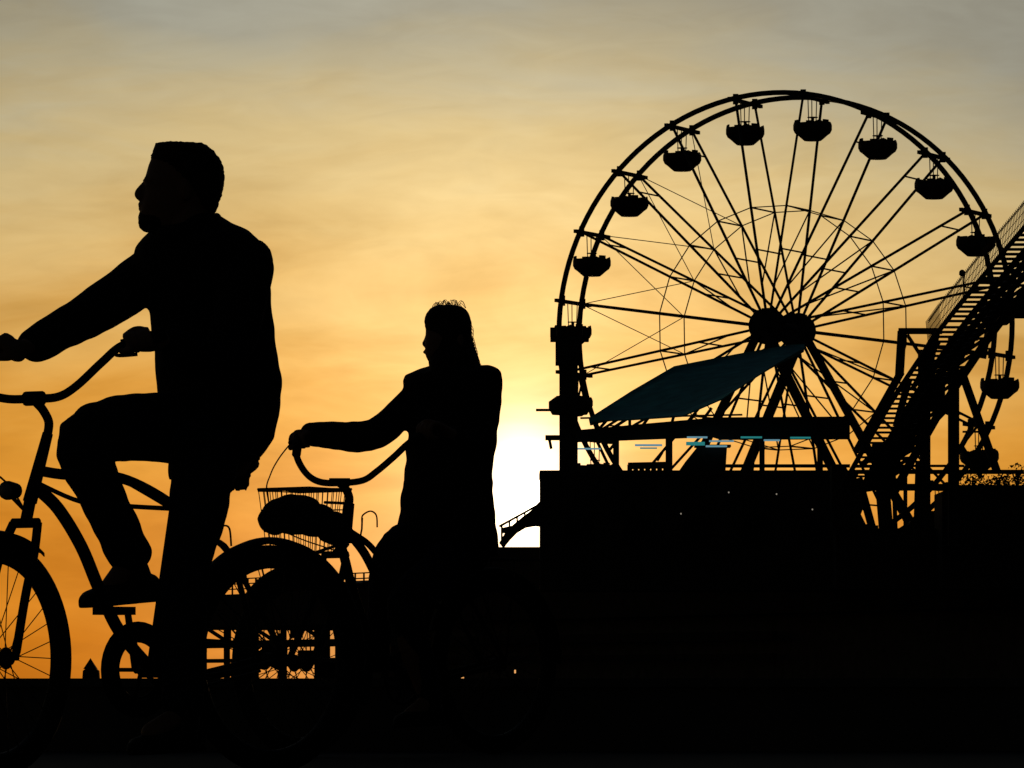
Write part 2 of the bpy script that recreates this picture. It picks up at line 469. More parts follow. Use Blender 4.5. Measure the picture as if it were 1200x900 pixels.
# frame
htT = fA.on(56, 508); htB = fA.on(35, 588)
bb = fA.W(.47, 0, .31)
m = MB()
tube(m, [htT, htT.lerp(htB, .45), htB], [.0155, .018, .021], 12)
tube(m, smooth_pts([fA.on(43, 572), fA.on(68, 596), fA.on(95, 640), fA.on(116, 690), fA.on(140, 740), bb]), .0185, 12)
tube(m, smooth_pts([fA.on(48, 552), fA.on(75, 556), fA.on(110, 556), fA.on(150, 563), fA.on(195, 587), fA.on(232, 618)]), .0155, 12)
stj = fA.on(205, 594)
tube(m, [bb, stj + (stj - bb) * .12], .0165, 12)
tube(m, smooth_pts([fA.on(44, 566), fA.on(95, 588), fA.on(147, 593), fA.on(200, 596)]), .007, 8)
for s in (-1, 1):
    tube(m, smooth_pts([bb + fA.l * s * .03, fA.W(.3, s * .055, .29), rear + fA.l * s * .062]), .010, 8)
    tube(m, smooth_pts([fA.on(150, 565, s * .012), fA.on(205, 598, s * .03), fA.on(243, 628, s * .045), fA.on(272, 655, s * .055), rear + fA.l * s * .062]), .009, 8)
tube(m, [bb - fA.l * .04, bb + fA.l * .04], .024, 14)
m.build('frame', M['paint'], bikeA)
# fork
m = MB(); cr = fA.on(30, 613)
tube(m, [htB, cr], .018, 10)
tube(m, [cr - lF * .045, cr + lF * .045], .015, 10)
for s in (-1, 1):
    tube(m, smooth_pts([cr + lF * s * .043, fA.on(20, 650) + lF * s * .06, fA.on(9, 700) + lF * s * .062, front + lF * s * .065]), [.0135] * 18 + [.010], 10)
m.build('fork', M['paint'], bikeA)
# handlebar
stemp = fA.on(40, 467)
gl0, gl1 = fA.on(143, 405, .235), fA.on(178, 395, .285)
gr0, gr1 = fA.on(-30, 425, -.24), fA.on(8, 404, -.29)
m = MB()
tube(m, smooth_pts([htT, fA.on(57, 494), fA.on(50, 480), fA.on(42, 471), stemp]), .0135, 10)
tube(m, [stemp - lF * .03, stemp + lF * .03], .021, 12)
tube(m, smooth_pts([gr1, gr0, fA.on(-28, 455, -.14), fA.on(5, 467, -.07), stemp, fA.on(68, 465, .05), fA.on(90, 452, .11), fA.on(120, 424, .18), gl0, gl1]), .0125, 12)
hb = m.build('handlebar', M['paint'], bikeA)
for a_, b_, s in ((gl0, gl1, 1), (gr0, gr1, -1)):
    d = (b_ - a_).normalized()
    m = MB(); tube(m, [a_, a_ + d * .13], .018, 12); m.build('grip', M['rubber'], hb)
    m = MB(); tube(m, smooth_pts([a_ - d * .02, a_ - UP * .028 + fA.h * .02, a_ + d * .07 - UP * .045 + fA.h * .03]), .006, 8); m.build('brake_lever', M['steel'], hb)
m = MB(); tube(m, smooth_pts([a_ - d * .02, fA.on(-40, 520, -.05), fA.on(8, 566, 0), fA.on(30, 600, 0)]), .003, 6); m.build('brake_cable', M['rubber'], bikeA)
headlamp(fA.on(14, 575), hF, bikeA, fA.on(31, 600))
# saddle
def saddle(fr, c, root, post):
    m = MB(); rows = []
    for s_, w_, hz in ((-.13, .03, .0), (-.12, .085, .012), (-.07, .11, .016), (0, .07, .008), (.08, .03, .0), (.14, .022, .0), (.155, .01, -.01)):
        rows.append((c + fr.h * s_ + UP * hz, w_, .03))
    stack(m, rows, fr.l, UP, 20); sdl = m.build('saddle', M['shoe'], root)
    m = MB(); tube(m, [c - UP * .03, post], .0125, 10)
    for s in (-1, 1): tube(m, smooth_pts([c + fr.h * .1 - UP * .02, c - UP * .055 + fr.l * s * .02, c - fr.h * .09 - UP * .02 + fr.l * s * .05]), .0035, 6)
    m.build('seat_post', M['steel'], root)
sadA = fA.on(246, 548)
saddle(fA, sadA, bikeA, stj)
crankset(fA, bikeA, .47, .31, (-.12, -1.02), M['steel'])
m = MB()   # chain guard along the chain on the right side
cg = fA.W(.47, -.062, .31)
for a_ in range(0, 360, 10):
    q0 = [cg + (fA.h * math.cos(R(t)) + UP * math.sin(R(t))) * r_ for t, r_ in ((a_, .080), (a_, .142), (a_ + 10, .142), (a_ + 10, .080))]
    prism(m, q0, fA.l * .003)
prism(m, [fA.W(.36, -.0625, .41), fA.W(.02, -.0625, .395), fA.W(.02, -.0625, .375), fA.W(.36, -.0625, .375)], fA.l * .004)
for q in (-1, 1): tube(m, [fA.W(.47, -.05, .31 + q * .098), fA.W(0, -.05, .342 + q * .035)], .005, 5)
m.build('chain_guard', M['paint'], bikeA)
m = MB(); tube(m, smooth_pts([fA.on(255, 632, .05), fA.on(257, 621, .05), fA.on(263, 616, .05), fA.on(269, 620, .05), fA.on(271, 640, .05)]), .003, 6)
m.build('brake_cable', M['rubber'], bikeA)

# ------------------------------------------------------------------ people helpers
def hand(m, wrist, gc, gdir, out, r=.015):
    """a hand closed round a grip. gdir: along the grip towards the little finger; out: unit vector, over the grip away from the wrist"""
    g = gdir.normalized(); o_ = (out - g * out.dot(g)).normalized(); u = g.cross(o_).normalized()
    if u.z < 0: u = -u
    R0 = r + .009
    kn = gc - o_ * .012 + u * (R0 + .004)
    sweep(m, [wrist, wrist * .5 + (gc - o_ * .05 + u * .02) * .5, gc - o_ * .035 + u * .022, kn], [.026, (.030, .017), (.038, .015), (.037, .010)], wdir=g, n=16)
    for i, (ln, rr) in enumerate(((1.0, .0095), (1.08, .0098), (1.0, .0094), (.85, .0082))):
        off = (i - 1.5) * .0205
        pts = []
        for a in (100, 55, 10, -40, -85 * ln, -130 * ln):
            q = R0 + .002
            pts.append(gc + g * off + (o_ * math.cos(R(a)) + u * math.sin(R(a))) * q)
        sweep(m, pts, [rr * 1.05, rr, rr, rr * .95, rr * .9, rr * .8], wdir=g, n=10)
    t0 = gc - o_ * .04 - g * .03
    sweep(m, [t0 + u * .012, gc - g * .052 - o_ * .02, gc - g * .05 - u * .02 + o_ * .004, gc - g * .036 - u * .028 + o_ * .022], [.013, .012, .0105, .009], wdir=g, n=10)

def halfw(fr, px, a, b):
    """projected half width (m) of an ellipse with half axes a along l, b along h, seen from the camera"""
    v = V(((px - 600) / F, 1, 0)).normalized(); p = V((v.y, -v.x, 0))
    return math.hypot(a * fr.l.dot(p), b * fr.h.dot(p))
def body_rows(fr, rows, ratio=.62, lat=0.0, grow=0.0):
    out = []
    for r in rows:
        py, xl, xr = r[:3]; rt = r[3] if len(r) > 3 else ratio
        c = fr.on((xl + xr) / 2, py, lat); hw = (xr - xl) / 2 / F * c.y
        k = hw / halfw(fr, (xl + xr) / 2, 1, rt)
        out.append((c, k + grow, k * rt + grow))
    return out

# ------------------------------------------------------------------ the man
man = thing('person', 'man with short hair in a dark jacket riding at the left edge', 'person', fA.W(.3, 0, 0))
BB = MB()
# head: profile rows facing image-left, slightly towards the camera
hc = fA.on(212, 225); Dh = hc.y
fd = V((-1, -.12, 0)).normalized(); sdv = V((fd.y, -fd.x, 0))
def head_rows(rows, D, grow=0.0):
    out = []
    for py, xf, xb, w in rows:
        c = Q((xf + xb) / 2, py, D); out.append((c, (xb - xf) / 2 / F * D + grow, w + grow))
    return out
rowsM = [(172, 190, 236, .040), (176, 183, 246, .055), (184, 178, 254, .066), (194, 174, 259, .073), (205, 171, 261, .076), (213, 168, 261.5, .076),
         (220, 170, 261, .075), (228, 168.5, 259, .073), (236, 167, 257, .071), (243, 165, 254, .067), (250, 164.5, 252, .062), (258, 164, 250, .056), (265, 165, 246, .050), (270, 171, 240, .042), (273, 182, 236, .035)]
stack(BB, head_rows(rowsM, Dh), fd, sdv, 32, power=.92)
# nose, lips, brow, ears
for a_, b_, rr in ((170, 163.5, (.009, .010)), ):
    sweep(BB, [Q(172, 214, Dh), Q(166, 221, Dh), Q(162, 227, Dh), Q(164, 231, Dh), Q(171, 234, Dh)], [(.010, .010), (.011, .012), (.015, .012), (.016, .011), (.013, .008)], wdir=sdv, n=12)
sweep(BB, [Q(174, 216, Dh), Q(169, 225, Dh), Q(173, 233, Dh)], [(.013, .014), (.017, .016), (.016, .014)], wdir=sdv, n=12)
sweep(BB, [Q(166, 240, Dh) - sdv * .022, Q(163.8, 239.5, Dh), Q(166, 240, Dh) + sdv * .022], .0 and [] or [.005, .0065, .005], wdir=UP, n=10)
sweep(BB, [Q(167, 245.5, Dh) - sdv * .02, Q(164.5, 245, Dh), Q(167, 245.5, Dh) + sdv * .02], [.005, .0065, .005], wdir=UP, n=10)
for s in (-1, 1):
    sweep(BB, [Q(170, 212, Dh) + sdv * s * .012, Q(171, 210.5, Dh) + sdv * s * .035, Q(176, 213, Dh) + sdv * s * .055], [.006, .007, .005], wdir=UP, n=10)
    e = Q(216, 226, Dh) + sdv * s * .079
    ell(BB, e, fd * .018, sdv * .010, UP * .031, 12)
    ell(BB, Q(174, 219, Dh) + sdv * s * .032, fd * .012, sdv * .014, UP * .012, 10)
# neck
sweep(BB, [Q(220, 245, Dh), Q(222, 275, Dh), fA.on(232, 310)], [(.062, .066), (.064, .07), (.08, .08)], wdir=sdv)
# trunk (under the clothes)
trunk = [(282, 190, 290), (300, 178, 300), (340, 182, 305), (400, 192, 308), (450, 198, 312), (500, 205, 312), (535, 212, 300), (560, 222, 285)]
stack(BB, body_rows(fA, trunk), fA.l, fA.h, 28)
Rsh, Rel, Rwr = fA.on(192, 312, -.19), fA.on(112, 364, -.25), fA.on(36, 402, -.27)
Rgc = gr0 * .35 + gr1 * .65; Rgc = fA.on(2, 407, -.275)
Lsh, Lel, Lwr = fA.on(288, 312, .19), fA.on(262, 420, .27), fA.on(196, 400, .28)
Lgc = gl0 * .45 + gl1 * .55
sweep(BB, [Rsh, Rel, Rwr], [.052, .040, .026]); sweep(BB, [Lsh, Lel, Lwr], [.052, .040, .026])
Rhip, Rkn, Ran = fA.on(238, 512, -.10), fA.on(100, 513, -.12), fA.on(150, 662, -.12)
Lhip, Lkn, Lan = fA.on(240, 530, .09), fA.on(220, 650, .12), fA.on(214, 838, .13)
sweep(BB, [Rhip, Rkn, Ran], [.085, .055, .035]); sweep(BB, [Lhip, Lkn, Lan], [.080, .055, .035])
sweep(BB, [Ran, fA.on(128, 690, -.12)], [.035, .03]); sweep(BB, [Lan, Lan + fA.h * .12 - UP * .05], [.035, .03])
hand(BB, Rwr, Rgc, (gr1 - gr0), fA.h)
hand(BB, Lwr, Lgc, -(gl1 - gl0) * -1, fA.h)
ob = BB.build('body', M['skin'], man); fuse(ob, .0048, 2)
# hair
m = MB()
hr = [(167.5, 186, 234, .050), (169, 182, 240, .058), (176, 180, 250, .070), (186, 176, 258, .079), (198, 184, 262.5, .083), (212, 200, 263, .084), (224, 216, 261, .081), (234, 226, 258, .075), (243, 233, 255, .066), (249, 240, 253, .05)]
stack(m, head_rows(hr, Dh), fd, sdv, 28, power=.95)
h_ = m.build('hair', M['hair'], man); fuse(h_, .006, 2, .0035, 70)
# short beard under the chin
m = MB(); stack(m, head_rows([(247, 163.5, 205, .045), (255, 161.8, 212, .057), (263, 161.8, 210, .055), (268, 163.5, 204, .048), (272, 169, 196, .034)], Dh), fd, sdv, 20)
h_ = m.build('beard', M['hair'], man); fuse(h_, .005, 2, .0015, 60)
# jacket
m = MB()
jk = [(252, 192, 257, .8), (262, 182, 272, .72), (271, 174, 291, .66), (280, 163, 301, .62), (288, 158, 307, .6), (298, 155, 312, .6), (308, 155, 315, .6), (325, 160, 316), (345, 170, 317), (380, 178, 320), (412, 180, 324), (440, 182, 330),
      (456, 184, 331), (480, 188, 328), (500, 190, 324), (515, 192, 321), (528, 195, 313), (538, 198, 305), (543, 205, 292)]
stack(m, body_rows(fA, jk), fA.l, fA.h, 32)
sweep(m, [Rsh + fA.l * .03, Rsh, Rel, fA.on(62, 392, -.262), fA.on(42, 403, -.27)], [.075, (.078, .088), (.062, .068), (.055, .058), (.052, .052)], cap=True)
sweep(m, [Lsh - fA.l * .03, Lsh, Lel, Lwr + (Lel - Lwr) * .1], [.075, .082, .066, .046])
# loose tail of the jacket behind the saddle
tail = [fA.on(x, y, .06) for x, y in ((298, 515), (294, 541), (283, 547), (281, 560), (276, 576), (269, 565), (258, 578), (246, 588), (238, 590), (232, 530))]
prism(m, tail, fA.l * .03 - fA.h * .02)
j_ = m.build('jacket', M['coat'], man); fuse(j_, .007, 3, .0062, 7)
m = MB(); sweep(m, [fA.on(196, 262, -.06), fA.on(190, 272, 0), fA.on(215, 268, .085), fA.on(246, 259, .06), fA.on(254, 257, -.02)], [(.02, .016)] * 5, wdir=UP)
c_ = m.build('collar', M['coat'], j_); fuse(c_, .006, 2)
# trousers
m = MB()
sweep(m, [Rhip + fA.l * .02, fA.on(180, 500, -.11), fA.on(100, 516, -.12), fA.on(124, 590, -.12), fA.on(151, 648, -.12)], [(.105, .112), (.098, .104), (.085, .088), (.07, .066), (.068, .066)])
sweep(m, [Lhip, fA.on(232, 600, .11), fA.on(219, 660, .12), fA.on(216, 740, .125), fA.on(214, 826, .13)], [(.11, .105), (.085, .085), (.068, .07), (.066, .066), (.062, .062)])
stack(m, body_rows(fA, [(470, 194, 306), (500, 196, 308), (535, 202, 296), (560, 206, 270), (585, 208, 256)]), fA.l, fA.h, 24)
t_ = m.build('trousers', M['jeans'], man); fuse(t_, .007, 3, .0055, 9)
def shoe(m, fr, heel, toe, lat, w=.046):
    """heel, toe: centres of the sole ends"""
    d = (toe - heel).normalized(); side = fr.l; u = side.cross(d).normalized()
    if u.z < 0: u = -u
    rows = []
    L_ = (toe - heel).length
    for t, ww, hh in ((-.02, .5, .045), (.03, .75, .065), (.2, .8, .082), (.35, .75, .085), (.55, .85, .062), (.75, 1.0, .046), (.9, .85, .036), (.99, .45, .022)):
        rows.append((heel + d * L_ * t + u * hh * .5, w * ww, hh * .55))
    stack(m, rows, side, u, 20)
    poly = [heel + d * L_ * t + side * w * ww for t, ww in ((-.03, .4), (.05, .8), (.3, .75), (.7, 1.02), (.92, .85), (1.01, .3), (1.01, -.3), (.92, -.85), (.7, -1.02), (.3, -.75), (.05, -.8), (-.03, -.4))]
    prism(m, [p - u * .012 for p in poly], u * .02)
m = MB(); shoe(m, fA, fA.on(184, 700, -.12) , fA.on(96, 708, -.12), -.12)
sweep(m, [fA.on(150, 655, -.12), fA.on(160, 680, -.12)], [.05, .048])
s_ = m.build('shoe', M['shoe'], man); fuse(s_, .006, 2)
m = MB(); hl_ = V((Lan.x, Lan.y, .085)) - fA.h * .07; shoe(m, fA, hl_, hl_ + fA.h * .27 - UP * .01, .13)
sweep(m, [V((Lan.x, Lan.y, .17)), V((Lan.x, Lan.y, .12))], [.05, .05])
s_ = m.build('shoe', M['shoe'], man); fuse(s_, .006, 2)

# ------------------------------------------------------------------ the woman's bicycle
thB = 48
Df = F / 322
DB = Df + 1.05 * math.sin(R(thB)); XB = (352 - 600) / F * Df + 1.05 * math.cos(R(thB))
fB = Frame((XB, DB), thB)
bikeB = thing('bicycle', 'step-through bicycle with a wire basket in front, ridden by the woman', 'bicycle', fB.W(.5, 0, 0))
rear = fB.W(0, 0, .342); front = fB.W(1.05, 0, .342)
wheel('front_wheel', front, fB.h, fB.l, bikeB, M['paint2']); wheel('rear_wheel', rear, fB.h, fB.l, bikeB, M['paint2'])
fender(front, fB.h, fB.l, 40, 205, bikeB, M['paint2']); fender(rear, fB.h, fB.l, 20, 180, bikeB, M['paint2'])
htT, htB = fB.on(404, 572), fB.on(396, 632)
htT = fB.on(409, 590); htB = fB.on(405, 636)
bb = fB.W(.46, 0, .285); stj = fB.W(.30, 0, .70)
m = MB(); tube(m, [htT, htB], .021, 12)
tube(m, smooth_pts([fB.on(400, 607), fB.on(412, 628), fB.on(428, 650), fB.on(455, 700), fB.W(.42, 0, .47)]), .017, 12)
tube(m, smooth_pts([fB.on(396, 625), fB.on(404, 655), fB.on(416, 700), fB.on(440, 760), bb]), .0185, 12)
tube(m, smooth_pts([fB.on(402, 618), fB.on(418, 628), fB.on(434, 640), fB.on(462, 672), stj - UP * .15]), .012, 12)
tube(m, [bb, stj], .0165, 12)
for s in (-1, 1):
    tube(m, [bb + fB.l * s * .03, fB.W(.3, s * .055, .29), rear + fB.l * s * .062], .010, 8)
    tube(m, [stj + fB.l * s * .02 - UP * .1, fB.W(.2, s * .045, .6), rear + fB.l * s * .062], .009, 8)
tube(m, [bb - fB.l * .04, bb + fB.l * .04], .024, 14)
m.build('frame', M['paint2'], bikeB)
m = MB(); cr = fB.on(393, 650); 
tube(m, [htB, cr], .017, 10); tube(m, [cr - fB.l * .058, cr + fB.l * .058], .014, 10)
for s in (-1, 1): tube(m, smooth_pts([cr + fB.l * s * .056, (cr + front) * .5 - fB.h * .02 + fB.l * s * .06, front + fB.l * s * .065]), .0125, 10)
m.build('fork', M['paint2'], bikeB)
stemp = fB.on(398, 566)
gr0, gr1 = fB.on(347, 535, -.20), fB.on(350, 512, -.25)
gl0, gl1 = fB.on(482, 517, .22), fB.on(512, 500, .28)
m = MB()
tube(m, smooth_pts([htT, fB.on(409, 582), fB.on(404, 571), stemp]), .016, 10)
tube(m, [fB.on(386, 565, -.03), fB.on(410, 565, .03)], .015, 12)
tube(m, smooth_pts([gr1, fB.on(346, 524, -.225), fB.on(350, 541, -.19), fB.on(361, 557, -.13), fB.on(376, 565, -.07), stemp, fB.on(425, 563, .07), fB.on(442, 552, .12), fB.on(462, 535, .17), gl0, gl1]), .0125, 12)
hb = m.build('handlebar', M['steel'], bikeB)
for a_, b_ in ((gr0 * .9 + gr1 * .1, gr1), (gl0, gl1)):
    m = MB(); d = (b_ - a_).normalized(); tube(m, [a_, a_ + d * min(.12, (b_ - a_).length)], .017, 12); m.build('grip', M['rubber'], hb)
m = MB(); tube(m, smooth_pts([fB.on(356, 512, -.25), fB.on(345, 517, -.25), fB.on(339, 519, -.25)]), .007, 8); m.build('brake_lever', M['steel'], hb)
m = MB(); tube(m, smooth_pts([fB.on(341, 519, -.25), fB.on(327, 537, -.2), fB.on(317, 556, -.1), fB.on(313, 578, -.05), fB.on(330, 620, 0), fB.on(392, 645, 0)]), .0028, 6)
tube(m, smooth_pts([fB.on(424, 612, .1), fB.on(425, 604, .1), fB.on(434, 599, .1), fB.on(441, 604, .1), fB.on(442, 618, .1)]), .003, 6)
tube(m, [fB.on(424.5, 607, .1), fB.on(424, 620, .08), fB.on(420, 640, .0)], .0035, 6)
m.build('brake_cable', M['rubber'], bikeB)
sadB = fB.on(545, 640); saddle(fB, fB.W(.22, 0, .86), bikeB, stj)
crankset(fB, bikeB, .46, .285, (.3, -.95), M['steel'])
m = MB()
for s in (-1, 1):
    tube(m, [fB.W(.2, s * .06, .735), fB.W(-.2, s * .06, .735)], .005, 6); tube(m, [fB.W(-.05, s * .06, .735), rear + fB.l * s * .06], .004, 6)
for k in range(4): tube(m, [fB.W(.2 - k * .13, -.06, .735), fB.W(.2 - k * .13, .06, .735)], .004, 6)
m.build('rear_rack', M['steel'], bikeB)
# basket: a tapered wire box ahead of the handlebar
m = MB()
bc = fB.W(1.04, 0, 0); s0, s1 = .86, 1.16
def bk(u, v, z):   # u,v in -1..1, taper with z
    zt, zb = .985, .735
    k = .80 + .20 * (z - zb) / (zt - zb)
    return fB.W(sc_ + u * .11 * k, v * .13 * k, z)
sc_ = (fB.on(357, 605) - fB.O).dot(fB.h)
zt, zb = .975, .745
for z, r in ((zt, .0055), (zt - .006, .004), (.90, .0018), (.82, .0018), (zb, .004)):
    tube(m, [bk(-1, -1, z), bk(1, -1, z), bk(1, 1, z), bk(-1, 1, z)], r, 6, closed=True)
n = 9
for i in range(n + 1):
    t = -1 + 2 * i / n
    for a in ((t, -1), (t, 1), (1, t), (-1, t)): tube(m, [bk(*a, zb), bk(*a, zt)], .0017, 5)
for i in range(1, n):
    t = -1 + 2 * i / n; tube(m, [bk(t, -1, zb), bk(t, 1, zb)], .0017, 5); tube(m, [bk(-1, t, zb), bk(1, t, zb)], .0017, 5)
tube(m, [bk(-1, 0, .93), htT], .006, 6); tube(m, [bk(-.6, 0, zb), htB], .006, 6)
m.build('basket', M['steel'], bikeB)
# bag lying in the basket
m = MB()
for px, py, rx, rz in ((330, 600, .062, .052), (352, 596, .070, .050), (372, 604, .05, .045), (345, 612, .10, .045), (322, 609, .045, .055), (368, 615, .07, .045), (392, 617, .045, .055), (392, 626, .05, .04)):
    ell(m, fB.on(px, py), fB.l * rx * 1.1, fB.h * .075, UP * rz)
sweep(m, [fB.on(318, 592), fB.on(340, 582), fB.on(362, 590)], [.012, .014, .012])
bag = m.build('bag', M['bag'], None); fuse(bag, .008, 3, .004, 14); settle(bag)
tag(bag, 'lumpy dark bag lying in the wire basket of the woman\'s bicycle', 'bag')

# ------------------------------------------------------------------ the woman
wom = thing('person', 'long-haired woman in a dark coat riding behind the man', 'person', fB.W(.3, 0, 0))
BB = MB(); Dw = fB.on(527, 395).y
wf = V((-.80, -.6, 0)).normalized(); ws = V((wf.y, -wf.x, 0))
# face turned three-quarter: rows by image edges
def rowsW(rows, ra, rb, grow=0):
    out = []
    for py, xl, xr in rows:
        hw = (xr - xl) / 2 / F * Dw; v = V((1, 0, 0)); k = hw / math.hypot(ra * wf.dot(v), rb * ws.dot(v))
        out.append((Q((xl + xr) / 2, py, Dw), k * ra + grow, k * rb + grow))
    return out
stack(BB, rowsW([(364, 512, 540), (367, 506, 545), (374, 501, 549), (384, 499, 550), (394, 498.5, 549), (402, 498, 547), (410, 498, 544), (418, 499, 540), (424, 502, 535), (429, 508, 530)], 1.15, .95), wf, ws, 28)
sweep(BB, [Q(501, 393, Dw), Q(499, 399, Dw), Q(497.5, 403, Dw), Q(501, 406, Dw)], [.008, .009, .010, .009], n=10)
for s in (-1, 1):
    ell(BB, Q(508, 393, Dw) + ws * s * .028, wf * .01, ws * .012, UP * .01, 10)
    ell(BB, Q(526, 400, Dw) + ws * s * .072, wf * .016, ws * .009, UP * .028, 10)
sweep(BB, [Q(501.5, 413, Dw) - ws * .02, Q(497.5, 412.5, Dw), Q(501.5, 413, Dw) + ws * .02], [.005, .007, .005], n=8)
sweep(BB, [Q(527, 410, Dw), fB.on(530, 432), fB.on(532, 450)], [.05, .052, .06])
stack(BB, body_rows(fB, [(442, 492, 572), (460, 485, 578), (500, 484, 576), (540, 482, 572), (580, 480, 574), (620, 478, 578), (650, 480, 575)]), fB.l, fB.h, 24)
Rsh, Rel, Rwr = fB.on(492, 458, -.155), fB.on(440, 508, -.20), fB.on(372, 509, -.245)
Lsh, Lel, Lwr = fB.on(570, 456, .155), fB.on(556, 525, .22), fB.on(530, 510, .27)
sweep(BB, [Rsh, Rel, Rwr], [.042, .034, .022]); sweep(BB, [Lsh, Lel, Lwr], [.042, .034, .022])
Rhip, Rkn, Ran = fB.on(510, 640, -.09), fB.on(455, 668, -.11), fB.W(.50, -.13, .40)
Lhip, Lkn, Lan = fB.on(545, 645, .09), fB.W(.62, .12, .56), fB.W(.50, .13, .20)
sweep(BB, [Rhip, Rkn, Ran], [.075, .052, .033]); sweep(BB, [Lhip, Lkn, Lan], [.075, .052, .033])
for A_ in (Ran, Lan): sweep(BB, [A_, A_ + fB.h * .1 - UP * .05], [.033, .03])
hand(BB, Rwr, fB.on(353, 516, -.25), fB.l + UP * .05, fB.h, .014); hand(BB, Lwr, gl0 * .3 + gl1 * .7, fB.l, fB.h, .016)
ob = BB.build('body', M['skin'], wom); fuse(ob, .0048, 2)
m = MB()
stack(m, rowsW([(357.5, 515, 534), (359, 509, 541), (362, 504, 546), (366, 500.5, 549), (371, 498, 551), (378, 497, 553), (388, 499, 553), (398, 503, 553.5), (408, 504, 556), (417, 503, 560), (425, 502, 563), (433, 503, 564), (442, 505, 563)], 1.2, 1.0), wf, ws, 30)
for k in range(16):
    y0 = 395 + k * 2.8
    tube(m, smooth_pts([Q(548, y0 - 8, Dw), Q(553 + k * .65 + random.uniform(-1, 1.5), y0, Dw), Q(557 + k * .55, y0 + 14, Dw)], 4), .0032, 5)
h_ = m.build('hair', M['hair'], wom); fuse(h_, .0045, 3, .001, 50)
m = MB()
for k in range(34):
    x0 = 506 + k * .95 + random.uniform(-1, 1); d = random.uniform(-.05, .05); hgt = random.uniform(351.5, 357); x1 = x0 + random.uniform(4, 11)
    tube(m, smooth_pts([Q(x0, 362, Dw + d), Q(x0 + 1, hgt + 2, Dw + d), Q((x0 + x1) / 2, hgt, Dw + d), Q(min(x1, 546), 361, Dw + d)], 5), .0011, 5)
m.build('crown_strands', M['hair'], h_); m = MB()
for k in range(14):
    y0 = 385 + k * 3.4; xx = 552 + max(0, k - 3) * .95
    tube(m, smooth_pts([Q(xx - 3, y0 - 8, Dw), Q(xx + random.uniform(.5, 3), y0, Dw), Q(xx + 1 + random.uniform(-1, 2), y0 + 12, Dw)], 4), .0011, 5)
m.build('side_strands', M['hair'], h_)
m = MB()
jk = [(427, 508, 553, .8), (430, 500, 574, .7), (434, 485, 583, .6), (438, 475, 587, .55), (446, 472, 589, .55), (458, 472, 589, .55), (475, 478, 587), (495, 476, 585), (512, 478, 583), (525, 476, 581), (545, 474, 578), (560, 473, 577), (578, 470, 578), (598, 468, 579.5), (620, 464, 582), (640, 462, 585), (653, 462, 586)]
stack(m, body_rows(fB, jk), fB.l, fB.h, 30)
sweep(m, [Rsh + fB.l * .05, fB.on(490, 464, -.16), fB.on(466, 488, -.19), fB.on(440, 508, -.21), fB.on(408, 512, -.235), fB.on(364, 508, -.245)], [.055, .06, (.06, .062), (.055, .058), (.055, .058), (.044, .045)])
sweep(m, [Lsh, Lel, Lwr + (Lel - Lwr) * .1], [.06, .055, .04])
j_ = m.build('coat', M['coat2'], wom); fuse(j_, .007, 3, .0065, 8)
m = MB()
sweep(m, [Rhip, fB.on(474, 640, -.1), Rkn, (Rkn + Ran) * .5, Ran + UP * .03], [.10, .088, .07, .058, .05])
sweep(m, [Lhip, (Lhip + Lkn) * .5, Lkn, (Lkn + Lan) * .5, Lan + UP * .03], [.10, .088, .07, .058, .05])
t_ = m.build('trousers', M['jeans'], wom); fuse(t_, .007, 3, .003, 9)
for A_ in (Ran, Lan):
    m = MB(); hl_ = A_ - fB.h * .06 - UP * .075; shoe(m, fB, hl_, hl_ + fB.h * .24 - UP * .01, 0, .04); sweep(m, [A_ + UP * .03, A_ - UP * .03], [.045, .045])
    s_ = m.build('shoe', M['shoe'], wom); fuse(s_, .006, 2)

# ------------------------------------------------------------------ Ferris wheel
DW = 160.0; C = P(917, 385, DW); YAW = R(24.5)
ax = V((-math.sin(YAW), -math.cos(YAW), 0)); uu = V((math.cos(YAW), -math.sin(YAW), 0))
RW = 13.1; G = 1.43
fw = thing('ferris_wheel', 'big dark Ferris wheel with open round gondolas standing on the pier', 'ferris wheel', (C.x, C.y, 6.2))
def FW(r, a, w): return C + (uu * math.cos(R(a)) + UP * math.sin(R(a))) * r + ax * w
angs = [10 + 18 * k for k in range(20)]
for w in (G, -G):
    m = MB(); tube(m, [FW(RW, 3 * k, w) for k in range(120)], .15, 8, closed=True)
    tube(m, [FW(RW - .36, 3 * k, w) for k in range(120)], .05, 6, closed=True) if False else None
    m.build('rim', M['rimpaint'], fw)
    m = MB()
    for k in range(20):
        tube(m, [FW(6.8, angs[k], w * 1.25), FW(6.8, angs[(k + 1) % 20], w * 1.25)], .034, 6)
    m.build('inner_ring', M['wheelsteel'], fw)
for i, a in enumerate(angs):
    m = MB()
    w0 = 2.15
    def wr(r): return w0 + (G - w0) * (r / RW)
    for s in (1, -1):
        tube(m, [FW(.6, a, s * w0), FW(RW, a, s * G)], .080, 6)
    rr = [2.4, 6.8]
    for r in (4.4, 6.8, 11.3):
        tube(m, [FW(r, a, wr(r)), FW(r, a, -wr(r))], .05, 5)
    s = 1
    for r0, r1 in zip(rr, rr[1:]):
        tube(m, [FW(r0, a, s * wr(r0)), FW(r1, a, -s * wr(r1))], .045, 5); s = -s
    m.build('spoke', M['wheelsteel'], fw)
    m = MB(); beam(m, FW(RW - .12, a, 2.4), FW(RW - .12, a, -2.4), .20, .20)
    for s in (-1, 1):
        p = FW(RW - .1, a, s * G); beam(m, p - uu * .0 - UP * .25, p + UP * .32, .3, .3)
    m.build('crossbar', M['rimpaint'], fw)
m = MB()   # thin tie rods between spokes on one side
